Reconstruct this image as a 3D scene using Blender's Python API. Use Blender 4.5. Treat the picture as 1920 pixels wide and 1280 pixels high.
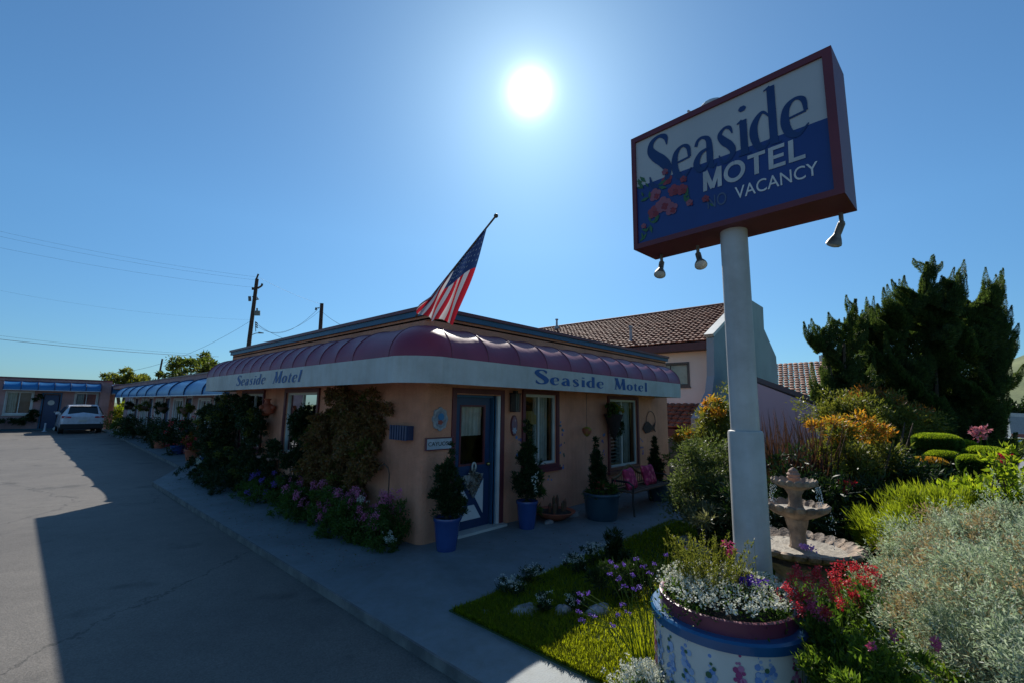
import bpy, math, random
import numpy as np
from mathutils import Vector, Matrix
PI = math.pi
rad = math.radians
random.seed(7)
rng = np.random.default_rng(11)
scene = bpy.context.scene
for _o in list(bpy.data.objects):
    bpy.data.objects.remove(_o)

# ------------------------------------------------------------------ camera
FPX = 845.0
CAM = np.array([-3.734, -5.023, 1.8])
def _basis(tilt=8.2, roll=.8, yaw=42.6):
    t, r, y = rad(tilt), rad(roll), rad(yaw)
    F = np.array([math.cos(y)*math.cos(t), math.sin(y)*math.cos(t), math.sin(t)])
    R0 = np.array([math.sin(y), -math.cos(y), 0]); U0 = np.cross(R0, F)
    return F, R0*math.cos(r)+U0*math.sin(r), -R0*math.sin(r)+U0*math.cos(r)
CF, CR, CU = _basis()
cd = bpy.data.cameras.new('camera'); cam = bpy.data.objects.new('camera', cd)
scene.collection.objects.link(cam); scene.camera = cam
cd.sensor_width = 36; cd.lens = FPX/1920*36; cd.clip_start = .05; cd.clip_end = 6000
m3 = Matrix(((CR[0], CU[0], -CF[0]), (CR[1], CU[1], -CF[1]), (CR[2], CU[2], -CF[2])))
cam.matrix_world = Matrix.Translation(CAM) @ m3.to_4x4()

# ------------------------------------------------------------------ light
SUN_EL, SUN_AZ = rad(37.15), rad(40.6)          # azimuth from +X towards +Y
SD = Vector((math.cos(SUN_AZ)*math.cos(SUN_EL), math.sin(SUN_AZ)*math.cos(SUN_EL), math.sin(SUN_EL)))
world = bpy.data.worlds.new('World'); scene.world = world; world.use_nodes = True
nt = world.node_tree; nt.nodes.clear()
out = nt.nodes.new('ShaderNodeOutputWorld'); bg = nt.nodes.new('ShaderNodeBackground')
sky = nt.nodes.new('ShaderNodeTexSky'); sky.sky_type = 'NISHITA'; sky.sun_disc = False
sky.sun_elevation = SUN_EL; sky.sun_rotation = PI/2-SUN_AZ
sky.air_density = 1.0; sky.dust_density = 0.3; sky.ozone_density = 3.5; sky.altitude = 0
bg.inputs[1].default_value = 0.086
skt = nt.nodes.new('ShaderNodeMixRGB'); skt.blend_type = 'MULTIPLY'; skt.inputs[0].default_value = 1
skt.inputs[2].default_value = (.60, .97, 1.13, 1)
_el = nt.nodes.new('ShaderNodeTexCoord'); _sp = nt.nodes.new('ShaderNodeSeparateXYZ'); nt.links.new(_el.outputs['Generated'], _sp.inputs[0])
_rp = nt.nodes.new('ShaderNodeValToRGB'); _rp.color_ramp.elements[0].position = 0; _rp.color_ramp.elements[1].position = .34     # elevation ramp put into the sky colour, dimmer low down
_rp.color_ramp.elements[0].color = (.66, .66, .74, 1); _rp.color_ramp.elements[1].color = (1, 1, 1, 1); nt.links.new(_sp.outputs['Z'], _rp.inputs[0])
_ml = nt.nodes.new('ShaderNodeMixRGB'); _ml.blend_type = 'MULTIPLY'; _ml.inputs[0].default_value = 1
nt.links.new(sky.outputs[0], _ml.inputs[1]); nt.links.new(_rp.outputs[0], _ml.inputs[2]); nt.links.new(_ml.outputs[0], skt.inputs[1]); nt.links.new(skt.outputs[0], bg.inputs[0])
# the sun's own disc and aureole, a function of the angle to the sun only
geo = nt.nodes.new('ShaderNodeTexCoord')
nrm = nt.nodes.new('ShaderNodeVectorMath'); nrm.operation = 'NORMALIZE'
dot = nt.nodes.new('ShaderNodeVectorMath'); dot.operation = 'DOT_PRODUCT'; dot.inputs[1].default_value = SD
nt.links.new(geo.outputs['Generated'], nrm.inputs[0]); nt.links.new(nrm.outputs[0], dot.inputs[0])
def wm(op, a, b=None, c=None):
    n = nt.nodes.new('ShaderNodeMath'); n.operation = op
    for i, v in enumerate((a, b, c)):
        if v is None: continue
        if isinstance(v, (int, float)): n.inputs[i].default_value = v
        else: nt.links.new(v, n.inputs[i])
    return n.outputs[0]
ang = wm('ARCCOSINE', wm('MINIMUM', dot.outputs['Value'], .999999))
g1 = wm('MULTIPLY', wm('EXPONENT', wm('DIVIDE', ang, -.0135)), 9.0)
g2 = wm('MULTIPLY', wm('EXPONENT', wm('DIVIDE', ang, -.085)), .30)
g3 = wm('MULTIPLY', wm('EXPONENT', wm('DIVIDE', ang, -.34)), .085)
tot = wm('ADD', g1, wm('ADD', g2, g3))
em = nt.nodes.new('ShaderNodeBackground'); em.inputs[0].default_value = (.82, .92, 1, 1)
nt.links.new(tot, em.inputs[1])
add = nt.nodes.new('ShaderNodeAddShader')
nt.links.new(bg.outputs[0], add.inputs[0]); nt.links.new(em.outputs[0], add.inputs[1])
nt.links.new(add.outputs[0], out.inputs[0])
sl = bpy.data.lights.new('sun', 'SUN'); sl.energy = 5.0; sl.angle = rad(.5); sl.color = (1, .95, .86)
so = bpy.data.objects.new('sun', sl); scene.collection.objects.link(so)
so.rotation_euler = SD.to_track_quat('Z', 'Y').to_euler(); so.location = (20, 16, 20)
vs = scene.view_settings
vs.view_transform = 'Standard'; vs.look = 'None'; vs.gamma = 1; vs.exposure = 0.25; vs.use_curve_mapping = False
scene.cycles.max_bounces = 8; scene.cycles.transparent_max_bounces = 12
scene.cycles.diffuse_bounces = 4; scene.cycles.transmission_bounces = 4
scene.cycles.use_denoising = True

# ------------------------------------------------------------------ where things of the photo stand
def _ray(x, y): return CF + CR*(x-960)/FPX + CU*(640-y)/FPX
def _pl(x, y, ax, v):
    d = _ray(x, y); return CAM + d*(v-CAM[ax])/d[ax]
def GP(x, y, z=0): return _pl(x, y, 2, z)
def XP(x, y, v): return _pl(x, y, 0, v)
def YP(x, y, v): return _pl(x, y, 1, v)
def DP(x, y, d): return CAM + _ray(x, y)*d

# ------------------------------------------------------------------ materials
def _mat(name):
    m = bpy.data.materials.new(name); m.use_nodes = True; t = m.node_tree; t.nodes.clear()
    o = t.nodes.new('ShaderNodeOutputMaterial'); return m, t, o
def mat(name, col, rough=.6, col2=None, scale=6., bump=0., bscale=80., metal=0., spec=.5, coat=0., detail=4, emis=None, lo=.35, hi=.65, grime=0., gscale=1.1, runs=.25):
    m, t, o = _mat(name)
    p = t.nodes.new('ShaderNodeBsdfPrincipled'); t.links.new(p.outputs[0], o.inputs[0])
    p.inputs['Roughness'].default_value = rough; p.inputs['Metallic'].default_value = metal
    p.inputs['Specular IOR Level'].default_value = spec; p.inputs['Coat Weight'].default_value = coat
    tc = t.nodes.new('ShaderNodeTexCoord')
    n = t.nodes.new('ShaderNodeTexNoise'); n.inputs['Scale'].default_value = scale; n.inputs['Detail'].default_value = detail
    t.links.new(tc.outputs['Object'], n.inputs['Vector'])
    r = t.nodes.new('ShaderNodeValToRGB')
    c2 = col2 or tuple(c*.8 for c in col)
    r.color_ramp.elements[0].position = lo; r.color_ramp.elements[1].position = hi
    r.color_ramp.elements[0].color = (*c2, 1); r.color_ramp.elements[1].color = (*col, 1)
    t.links.new(n.outputs['Fac'], r.inputs[0]); t.links.new(r.outputs[0], p.inputs['Base Color'])
    if grime:      # weathering: broad blotches and vertical dirt runs
        g1_ = t.nodes.new('ShaderNodeTexNoise'); g1_.inputs['Scale'].default_value = gscale; g1_.inputs['Detail'].default_value = 9; g1_.inputs['Roughness'].default_value = .68
        t.links.new(tc.outputs['Object'], g1_.inputs['Vector'])
        mp = t.nodes.new('ShaderNodeMapping'); mp.inputs['Scale'].default_value = (9, 9, .7); t.links.new(tc.outputs['Object'], mp.inputs[0])
        g2_ = t.nodes.new('ShaderNodeTexNoise'); g2_.inputs['Scale'].default_value = 1.5; g2_.inputs['Detail'].default_value = 5; t.links.new(mp.outputs[0], g2_.inputs['Vector'])
        x_ = r.outputs[0]
        for gn, k_ in ((g1_, 1.), (g2_, runs)):
            rr = t.nodes.new('ShaderNodeValToRGB'); rr.color_ramp.elements[0].position = .36; rr.color_ramp.elements[1].position = .58
            q_ = 1-grime*k_; rr.color_ramp.elements[0].color = (q_, q_*.98, q_*.95, 1); rr.color_ramp.elements[1].color = (1, 1, 1, 1)
            t.links.new(gn.outputs['Fac'], rr.inputs[0]); mm = t.nodes.new('ShaderNodeMixRGB'); mm.blend_type = 'MULTIPLY'; mm.inputs[0].default_value = 1
            t.links.new(x_, mm.inputs[1]); t.links.new(rr.outputs[0], mm.inputs[2]); x_ = mm.outputs[0]
        t.links.new(x_, p.inputs['Base Color'])
    if bump:
        b = t.nodes.new('ShaderNodeTexNoise'); b.inputs['Scale'].default_value = bscale; b.inputs['Detail'].default_value = 3
        t.links.new(tc.outputs['Object'], b.inputs['Vector'])
        bn = t.nodes.new('ShaderNodeBump'); bn.inputs['Strength'].default_value = bump; bn.inputs['Distance'].default_value = .02
        t.links.new(b.outputs['Fac'], bn.inputs['Height']); t.links.new(bn.outputs[0], p.inputs['Normal'])
    if emis:
        p.inputs['Emission Color'].default_value = (*emis, 1); p.inputs['Emission Strength'].default_value = 1
    return m
def leafmat(name, cols, trans=.4, rough=.5, tint=(1.15, 1.2, .6)):
    """leaf: each leaf its own tone, light passing through it"""
    m, t, o = _mat(name)
    g = t.nodes.new('ShaderNodeNewGeometry'); r = t.nodes.new('ShaderNodeValToRGB')
    e = r.color_ramp.elements
    while len(e) < len(cols): e.new(.5)
    for i, c in enumerate(cols):
        e[i].position = i/max(1, len(cols)-1); e[i].color = (*c, 1)
    t.links.new(g.outputs['Random Per Island'], r.inputs[0])
    p = t.nodes.new('ShaderNodeBsdfPrincipled'); p.inputs['Roughness'].default_value = rough
    p.inputs['Specular IOR Level'].default_value = .3
    t.links.new(r.outputs[0], p.inputs['Base Color'])
    tr = t.nodes.new('ShaderNodeBsdfTranslucent')
    mx = t.nodes.new('ShaderNodeMixRGB'); mx.blend_type = 'MULTIPLY'; mx.inputs[0].default_value = 1
    mx.inputs[2].default_value = (tint[0]*1.5, tint[1]*1.5, tint[2]*1.5, 1)
    t.links.new(r.outputs[0], mx.inputs[1]); t.links.new(mx.outputs[0], tr.inputs[0])
    ms = t.nodes.new('ShaderNodeMixShader'); ms.inputs[0].default_value = trans
    t.links.new(p.outputs[0], ms.inputs[1]); t.links.new(tr.outputs[0], ms.inputs[2]); t.links.new(ms.outputs[0], o.inputs[0])
    return m
def glassmat(name, tint=(.9, .95, .95), refl=.35):
    m, t, o = _mat(name)
    tr = t.nodes.new('ShaderNodeBsdfTransparent'); tr.inputs[0].default_value = (*tint, 1)
    gl = t.nodes.new('ShaderNodeBsdfGlossy'); gl.inputs['Roughness'].default_value = .02
    lw = t.nodes.new('ShaderNodeLayerWeight'); lw.inputs[0].default_value = refl
    ms = t.nodes.new('ShaderNodeMixShader'); t.links.new(lw.outputs['Fresnel'], ms.inputs[0])
    t.links.new(tr.outputs[0], ms.inputs[1]); t.links.new(gl.outputs[0], ms.inputs[2]); t.links.new(ms.outputs[0], o.inputs[0])
    return m
M = {}
M['stucco'] = mat('stucco', (.80, .35, .215), .85, (.68, .285, .175), 1.6, .7, 38, grime=.22)
M['pink_stucco'] = mat('pink_stucco', (.50, .30, .29), .85, (.42, .25, .24), 1.5, .4, 40, grime=.2)
M['maroon'] = mat('maroon_paint', (.16, .035, .045), .45, (.12, .028, .035), 4)
M['blue_trim'] = mat('blue_trim', (.02, .085, .16), .45, (.025, .10, .2), 4)
M['door_blue'] = mat('door_blue', (.02, .05, .13), .4, (.017, .042, .11), 5)
M['white'] = mat('white_paint', (.72, .73, .72), .5, (.6, .61, .6), 3)
M['cream'] = mat('cream_frame', (.6, .6, .55), .5, (.5, .5, .46), 3)
M['awning'] = mat('maroon_canvas', (.27, .042, .082), .46, (.21, .033, .066), 2.2, .12, 12, spec=.42)
M['valance'] = mat('white_canvas', (.56, .58, .56), .6, (.48, .50, .49), 1.3, .1, 9, grime=.16, gscale=2)
M['blue_canvas'] = mat('blue_canvas', (.012, .16, .40), .38, (.01, .12, .31), 1.5, .1, 9, spec=.6)
M['letter_blue'] = mat('letter_blue', (.008, .085, .28), .5, (.008, .07, .24), 5)
M['asphalt'] = None
M['roof_flat'] = mat('roof_gravel', (.3, .29, .27), .9, (.2, .2, .19), 10)
M['curtain'] = mat('curtain_cloth', (.62, .60, .55), .8, (.5, .48, .44), 8)
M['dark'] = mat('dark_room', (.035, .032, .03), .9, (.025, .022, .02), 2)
M['black'] = mat('black_metal', (.02, .02, .022), .5, (.015, .015, .015), 5)
M['glass'] = glassmat('window_glass')
M['terracotta'] = mat('terracotta', (.45, .12, .06), .7, (.35, .09, .05), 8, .1)
M['blue_pot'] = mat('blue_glaze', (.03, .07, .23), .25, (.022, .052, .18), 3, coat=.4)
M['teal_pot'] = mat('teal_glaze', (.03, .075, .105), .3, (.02, .055, .08), 3, coat=.3)
M['wood'] = mat('weathered_wood', (.16, .09, .06), .8, (.10, .06, .04), 12, .3, 30)
M['bark'] = mat('bark', (.12, .08, .055), .95, (.06, .04, .03), 14, .6, 25)
M['soil'] = mat('soil', (.06, .042, .03), .95, (.03, .022, .016), 8, .7, 30)
M['steel'] = mat('painted_steel', (.54, .535, .52), .5, (.47, .465, .455), 1.8, .05, 6, grime=.2, gscale=2.5)

def asphalt():
    m, t, o = _mat('asphalt')
    p = t.nodes.new('ShaderNodeBsdfPrincipled'); t.links.new(p.outputs[0], o.inputs[0]); p.inputs['Roughness'].default_value = .7
    p.inputs['Specular IOR Level'].default_value = .55
    tc = t.nodes.new('ShaderNodeTexCoord')
    def noise(sc, det=5, ro=.6):
        n = t.nodes.new('ShaderNodeTexNoise'); n.inputs['Scale'].default_value = sc; n.inputs['Detail'].default_value = det; n.inputs['Roughness'].default_value = ro
        t.links.new(tc.outputs['Object'], n.inputs['Vector']); return n
    a = noise(.35); b = noise(75, 3); c = noise(3.5, 6, .7)
    r = t.nodes.new('ShaderNodeValToRGB'); r.color_ramp.elements[0].color = (.105, .092, .079, 1); r.color_ramp.elements[1].color = (.155, .138, .118, 1)
    r.color_ramp.elements[0].position = .3; r.color_ramp.elements[1].position = .7
    t.links.new(a.outputs[0], r.inputs[0])
    def mul(x, n, lo, hi, p0=.3, p1=.7):
        rr = t.nodes.new('ShaderNodeValToRGB'); rr.color_ramp.elements[0].position = p0; rr.color_ramp.elements[1].position = p1
        rr.color_ramp.elements[0].color = (lo, lo, lo, 1); rr.color_ramp.elements[1].color = (hi, hi, hi, 1)
        t.links.new(n.outputs[0], rr.inputs[0])
        mm = t.nodes.new('ShaderNodeMixRGB'); mm.blend_type = 'MULTIPLY'; mm.inputs[0].default_value = 1
        t.links.new(x, mm.inputs[1]); t.links.new(rr.outputs[0], mm.inputs[2]); return mm.outputs[0]
    x = mul(r.outputs[0], b, .68, 1.3); x = mul(x, c, .82, 1.08)
    st = noise(.9, 3); x = mul(x, st, .55, 1, .33, .40)          # oil stains
    vo = t.nodes.new('ShaderNodeTexVoronoi'); vo.feature = 'DISTANCE_TO_EDGE'; vo.inputs['Scale'].default_value = .22
    wn = noise(2.2, 6, .7); ad = t.nodes.new('ShaderNodeMixRGB'); ad.blend_type = 'ADD'; ad.inputs[0].default_value = .55
    t.links.new(tc.outputs['Object'], ad.inputs[1]); t.links.new(wn.outputs['Color'], ad.inputs[2]); t.links.new(ad.outputs[0], vo.inputs['Vector'])
    cr = t.nodes.new('ShaderNodeValToRGB'); cr.color_ramp.elements[0].position = .0012; cr.color_ramp.elements[1].position = .0035
    cr.color_ramp.elements[0].color = (.35, .34, .33, 1); cr.color_ramp.elements[1].color = (1, 1, 1, 1); t.links.new(vo.outputs['Distance'], cr.inputs[0])
    m2 = t.nodes.new('ShaderNodeMixRGB'); m2.blend_type = 'MULTIPLY'; m2.inputs[0].default_value = 1; t.links.new(x, m2.inputs[1]); t.links.new(cr.outputs[0], m2.inputs[2]); x = m2.outputs[0]
    t.links.new(x, p.inputs['Base Color'])
    bn = t.nodes.new('ShaderNodeBump'); bn.inputs['Strength'].default_value = .35; bn.inputs['Distance'].default_value = .01
    t.links.new(b.outputs[0], bn.inputs['Height']); t.links.new(bn.outputs[0], p.inputs['Normal'])
    return m
M['asphalt'] = asphalt()

# ------------------------------------------------------------------ mesh building
class MB:
    def __init__(s): s.v = []; s.f = []; s.mi = []; s.c = 0
    def add(s, vs, fs, mi=0):
        o = len(s.v); s.v += [tuple(map(float, v)) for v in vs]
        s.f += [tuple(i+o for i in f) for f in fs]; s.mi += [mi]*len(fs); return s
    def quad(s, a, b, c, d, mi=0): return s.add([a, b, c, d], [(0, 1, 2, 3)], mi)
    def box(s, x0, x1, y0, y1, z0, z1, mi=0, R=None, T=None):
        vs = [(x, y, z) for z in (z0, z1) for y in (y0, y1) for x in (x0, x1)]
        if R is not None: vs = [tuple(R @ Vector(v)) for v in vs]
        if T is not None: vs = [tuple(Vector(v)+Vector(T)) for v in vs]
        return s.add(vs, [(0, 2, 3, 1), (4, 5, 7, 6), (0, 1, 5, 4), (1, 3, 7, 5), (3, 2, 6, 7), (2, 0, 4, 6)], mi)
    def tube(s, pts, r, n=8, mi=0, cap=True):
        pts = [Vector(p) for p in pts]; rs = r if hasattr(r, '__len__') else [r]*len(pts)
        d0 = (pts[1]-pts[0]).normalized()
        up = Vector((0, 0, 1)) if abs(d0.z) < .9 else Vector((1, 0, 0))
        a = d0.cross(up).normalized(); vs = []; fs = []
        for i, p in enumerate(pts):
            d = (pts[min(i+1, len(pts)-1)]-pts[max(i-1, 0)]).normalized()
            a = (a-d*a.dot(d)).normalized(); b = d.cross(a)
            for k in range(n):
                t = 2*PI*k/n; vs.append(p+(a*math.cos(t)+b*math.sin(t))*rs[i])
        for i in range(len(pts)-1):
            for k in range(n):
                k2 = (k+1) % n; fs.append((i*n+k, i*n+k2, (i+1)*n+k2, (i+1)*n+k))
        if cap: fs.append(tuple(reversed(range(n)))); fs.append(tuple(range((len(pts)-1)*n, len(pts)*n)))
        return s.add(vs, fs, mi)
    def lathe(s, prof, c=(0, 0, 0), n=32, mi=0, lobes=0, amp=0, lobe_from=0):
        """prof: (r,z) pairs; lobes scallop the rings where the third value is set"""
        vs = []; fs = []
        for q in prof:
            r, z = q[0], q[1]; a = q[2] if len(q) > 2 else 0; dz = q[3] if len(q) > 3 else 0
            for k in range(n):
                t = 2*PI*k/n; w = abs(math.cos(lobes*t/2))**.7 if lobes else 0
                rr = r*(1+a*w); vs.append((c[0]+rr*math.cos(t), c[1]+rr*math.sin(t), c[2]+z+dz*w))
        for i in range(len(prof)-1):
            for k in range(n):
                k2 = (k+1) % n; fs.append((i*n+k, i*n+k2, (i+1)*n+k2, (i+1)*n+k))
        flat = abs(prof[0][1]-prof[-1][1]) < 1e-3 and prof[-1][0] < .01
        if prof[0][0] > 1e-4 and not flat: fs.append(tuple(reversed(range(n))))
        if prof[-1][0] > 1e-4: fs.append(tuple(range((len(prof)-1)*n, len(prof)*n)))
        return s.add(vs, fs, mi)
    def prism(s, pts, d, mi=0):
        """pts: 3D polygon, extruded along d"""
        n = len(pts); d = Vector(d); a = [Vector(p) for p in pts]; b = [p+d for p in a]
        return s.add(a+b, [tuple(range(n)), tuple(reversed(range(n, 2*n)))]+[(i, i+n, (i+1) % n+n, (i+1) % n) for i in range(n)], mi)
    def ball(s, c, r, n=12, mi=0, sz=1):
        prof = [(max(1e-5, r*math.sin(PI*i/8)), -r*math.cos(PI*i/8)*sz) for i in range(9)]
        return s.lathe(prof, c, n, mi)
    def build(s, name, mats, parent=None, smooth=False, bevel=0):
        me = bpy.data.meshes.new(name); me.from_pydata(s.v, [], s.f)
        if not isinstance(mats, (list, tuple)): mats = [mats]
        for m in mats: me.materials.append(m)
        if len(mats) > 1: me.polygons.foreach_set('material_index', s.mi)
        if smooth: me.polygons.foreach_set('use_smooth', [True]*len(me.polygons))
        me.validate(); me.update()
        o = bpy.data.objects.new(name, me); scene.collection.objects.link(o)
        if smooth == 'auto':
            me.polygons.foreach_set('use_smooth', [True]*len(me.polygons))
            md = o.modifiers.new('edges', 'EDGE_SPLIT'); md.split_angle = rad(40)
        if bevel:
            md = o.modifiers.new('bevel', 'BEVEL'); md.width = bevel; md.segments = 2; md.limit_method = 'ANGLE'
        if parent is not None: adopt(o, parent)
        return o
def adopt(o, parent):
    o.parent = parent
    o.matrix_parent_inverse = Matrix.Translation(parent.location).inverted() if parent.type == 'EMPTY' else Matrix()
def tag(o, label=None, cat=None, group=None, kind=None):
    if label: o['label'] = label
    if cat: o['category'] = cat
    if group: o['group'] = group
    if kind: o['kind'] = kind
    return o
def empty(name, loc, label, cat, group=None):
    o = bpy.data.objects.new(name, None); scene.collection.objects.link(o); o.location = Vector(loc)
    o.empty_display_size = .1
    return tag(o, label, cat, group)
def struct(o): o['kind'] = 'structure'; return o
def copy_thing(root, loc, label, group=None, rz=None):
    """a copy of a thing with its parts and sub-parts"""
    r = root.copy(); scene.collection.objects.link(r); r.location = Vector(loc)
    if rz is not None: r.rotation_euler = (0, 0, rz)
    r['label'] = label
    if group: r['group'] = group
    for ch in [o for o in bpy.data.objects if o.parent == root]:
        c = ch.copy(); scene.collection.objects.link(c); c.parent = r
        for g in [o for o in bpy.data.objects if o.parent == ch]:
            d = g.copy(); scene.collection.objects.link(d); d.parent = c
    return r

def npmesh(name, V, nper, mats, parent=None, mi=None):
    """V (N*nper,3): N loose polygons of nper corners each"""
    N = len(V)//nper; me = bpy.data.meshes.new(name)
    me.vertices.add(len(V)); me.vertices.foreach_set('co', V.astype(np.float32).ravel())
    me.loops.add(len(V)); me.loops.foreach_set('vertex_index', np.arange(len(V), dtype=np.int32))
    me.polygons.add(N); me.polygons.foreach_set('loop_start', np.arange(0, len(V), nper, dtype=np.int32))
    me.polygons.foreach_set('loop_total', np.full(N, nper, dtype=np.int32))
    if not isinstance(mats, (list, tuple)): mats = [mats]
    for m in mats: me.materials.append(m)
    if mi is not None: me.polygons.foreach_set('material_index', mi.astype(np.int32))
    me.update(calc_edges=True)
    o = bpy.data.objects.new(name, me); scene.collection.objects.link(o)
    if parent is not None: adopt(o, parent)
    return o
def unit(a): return a/np.maximum(1e-9, np.linalg.norm(a, axis=1, keepdims=True))
def leaf_verts(P, A, L, W):
    """kite-shaped leaves: P base, A direction, L length, W width"""
    N = len(P); A = unit(A); r = rng.normal(size=(N, 3)); B = unit(np.cross(A, r))
    C = np.cross(A, B); L = np.broadcast_to(L, (N,))[:, None]; W = np.broadcast_to(W, (N,))[:, None]
    V = np.empty((N, 4, 3)); V[:, 0] = P; V[:, 1] = P+A*L*.45+B*W*.5; V[:, 2] = P+A*L+C*L*.12; V[:, 3] = P+A*L*.45-B*W*.5
    return V.reshape(-1, 3)
def blob_pts(blobs, n, inner=.55, rough=.18):
    """points in the outer shell of a set of ellipsoids (cx,cy,cz,rx,ry,rz), uneven like growth"""
    b = np.array(blobs, float); w = (b[:, 3]*b[:, 4]+b[:, 4]*b[:, 5]+b[:, 3]*b[:, 5]); w /= w.sum()
    k = rng.choice(len(b), n, p=w); d = unit(rng.normal(size=(n, 3)))
    s = (inner**3+rng.random(n)*(1-inner**3))**(1/3)
    ph = rng.random((len(b), 3))*6.28
    bump = 1+rough*(np.sin(d[:, 0]*7+ph[k, 0])*np.sin(d[:, 1]*6+ph[k, 1])+.6*np.sin(d[:, 2]*9+ph[k, 2])+.5*np.sin(d[:, 0]*17+d[:, 2]*13))
    P = b[k, :3]+d*b[k, 3:]*(s*bump)[:, None]
    return P, d
def foliage(name, blobs, n, L, W, m, parent=None, up=.3, inner=.5, rough=.18, jit=.8, zmin=None, clump=90, csize=.15):
    if clump:
        rm = float(np.mean(np.array(blobs)[:, 3:])); nc = max(14, int(n/clump)); Cn, dn = blob_pts(blobs, nc, inner, rough)
        k = rng.integers(0, nc, n); g = rng.normal(size=(n, 3)); sc = (.55+.9*rng.random(nc))*rm*csize
        P = Cn[k]+g*sc[k][:, None]*np.array([1, 1, .75]); d = unit(dn[k]*.8+g*.6)
    else: P, d = blob_pts(blobs, n, inner, rough)
    if zmin is not None:
        P[:, 2] = np.maximum(P[:, 2], zmin+rng.random(n)*.05)
    A = d+np.array([0, 0, up])+rng.normal(size=(n, 3))*jit
    ln = L*(.6+.8*rng.random(n)); wd = W*(.6+.8*rng.random(n))
    return npmesh(name, leaf_verts(P, A, ln, wd), 4, m, parent)
def blades(name, bases, H, W, m, parent=None, lean=.5, seg=3, droop=.3):
    """strap leaves / grass: curved tapering strips"""
    N = len(bases); az = rng.random(N)*2*PI; ln = lean*(.3+.9*rng.random(N)); h = H*(.6+.6*rng.random(N))
    d = np.stack([np.cos(az), np.sin(az), np.zeros(N)], 1); sd = np.stack([-np.sin(az), np.cos(az), np.zeros(N)], 1)
    rows = []
    for i in range(seg+1):
        t = i/seg
        c = bases+d*(ln*t*t*h)[:, None]+np.array([0, 0, 1])*(h*(t-droop*t*t*ln))[:, None]
        w = W*.5*(1-t)**.7+1e-4
        rows.append((c-sd*w, c+sd*w))
    V = np.empty((N, seg, 4, 3))
    for i in range(seg):
        V[:, i, 0] = rows[i][0]; V[:, i, 1] = rows[i][1]; V[:, i, 2] = rows[i+1][1]; V[:, i, 3] = rows[i+1][0]
    # shared vertices so that each blade stays one island
    vs = np.empty((N, seg+1, 2, 3))
    for i in range(seg+1): vs[:, i, 0] = rows[i][0]; vs[:, i, 1] = rows[i][1]
    me = bpy.data.meshes.new(name); me.vertices.add(N*(seg+1)*2); me.vertices.foreach_set('co', vs.astype(np.float32).ravel())
    o0 = (np.arange(N)*(seg+1)*2)[:, None, None]; q = np.array([[2*i, 2*i+1, 2*i+3, 2*i+2] for i in range(seg)])[None]
    idx = (o0+q).reshape(-1).astype(np.int32)
    me.loops.add(len(idx)); me.loops.foreach_set('vertex_index', idx)
    me.polygons.add(N*seg); me.polygons.foreach_set('loop_start', np.arange(0, len(idx), 4, dtype=np.int32)); me.polygons.foreach_set('loop_total', np.full(N*seg, 4, dtype=np.int32))
    me.materials.append(m); me.update(calc_edges=True)
    o = bpy.data.objects.new(name, me); scene.collection.objects.link(o)
    if parent is not None: adopt(o, parent)
    return o
def disc_pts(c, rx, ry, n, z=0):
    a = rng.random(n)*2*PI; r = np.sqrt(rng.random(n))
    return np.stack([c[0]+rx*r*np.cos(a), c[1]+ry*r*np.sin(a), np.full(n, z)], 1)
def heads(name, C, R, n, L, W, m, parent=None, flat=1.0, mi=None):
    """flower heads: n small petals round each centre"""
    C = np.asarray(C, float); N = len(C); R = np.broadcast_to(R, (N,))
    d = unit(rng.normal(size=(N*n, 3))); d[:, 2] *= flat
    P = np.repeat(C, n, 0)+d*np.repeat(R, n)[:, None]*(rng.random(N*n)**.4)[:, None]
    return npmesh(name, leaf_verts(P, d+rng.normal(size=d.shape)*.5, L*(.7+.6*rng.random(N*n)), W), 4, m, parent)

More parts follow.
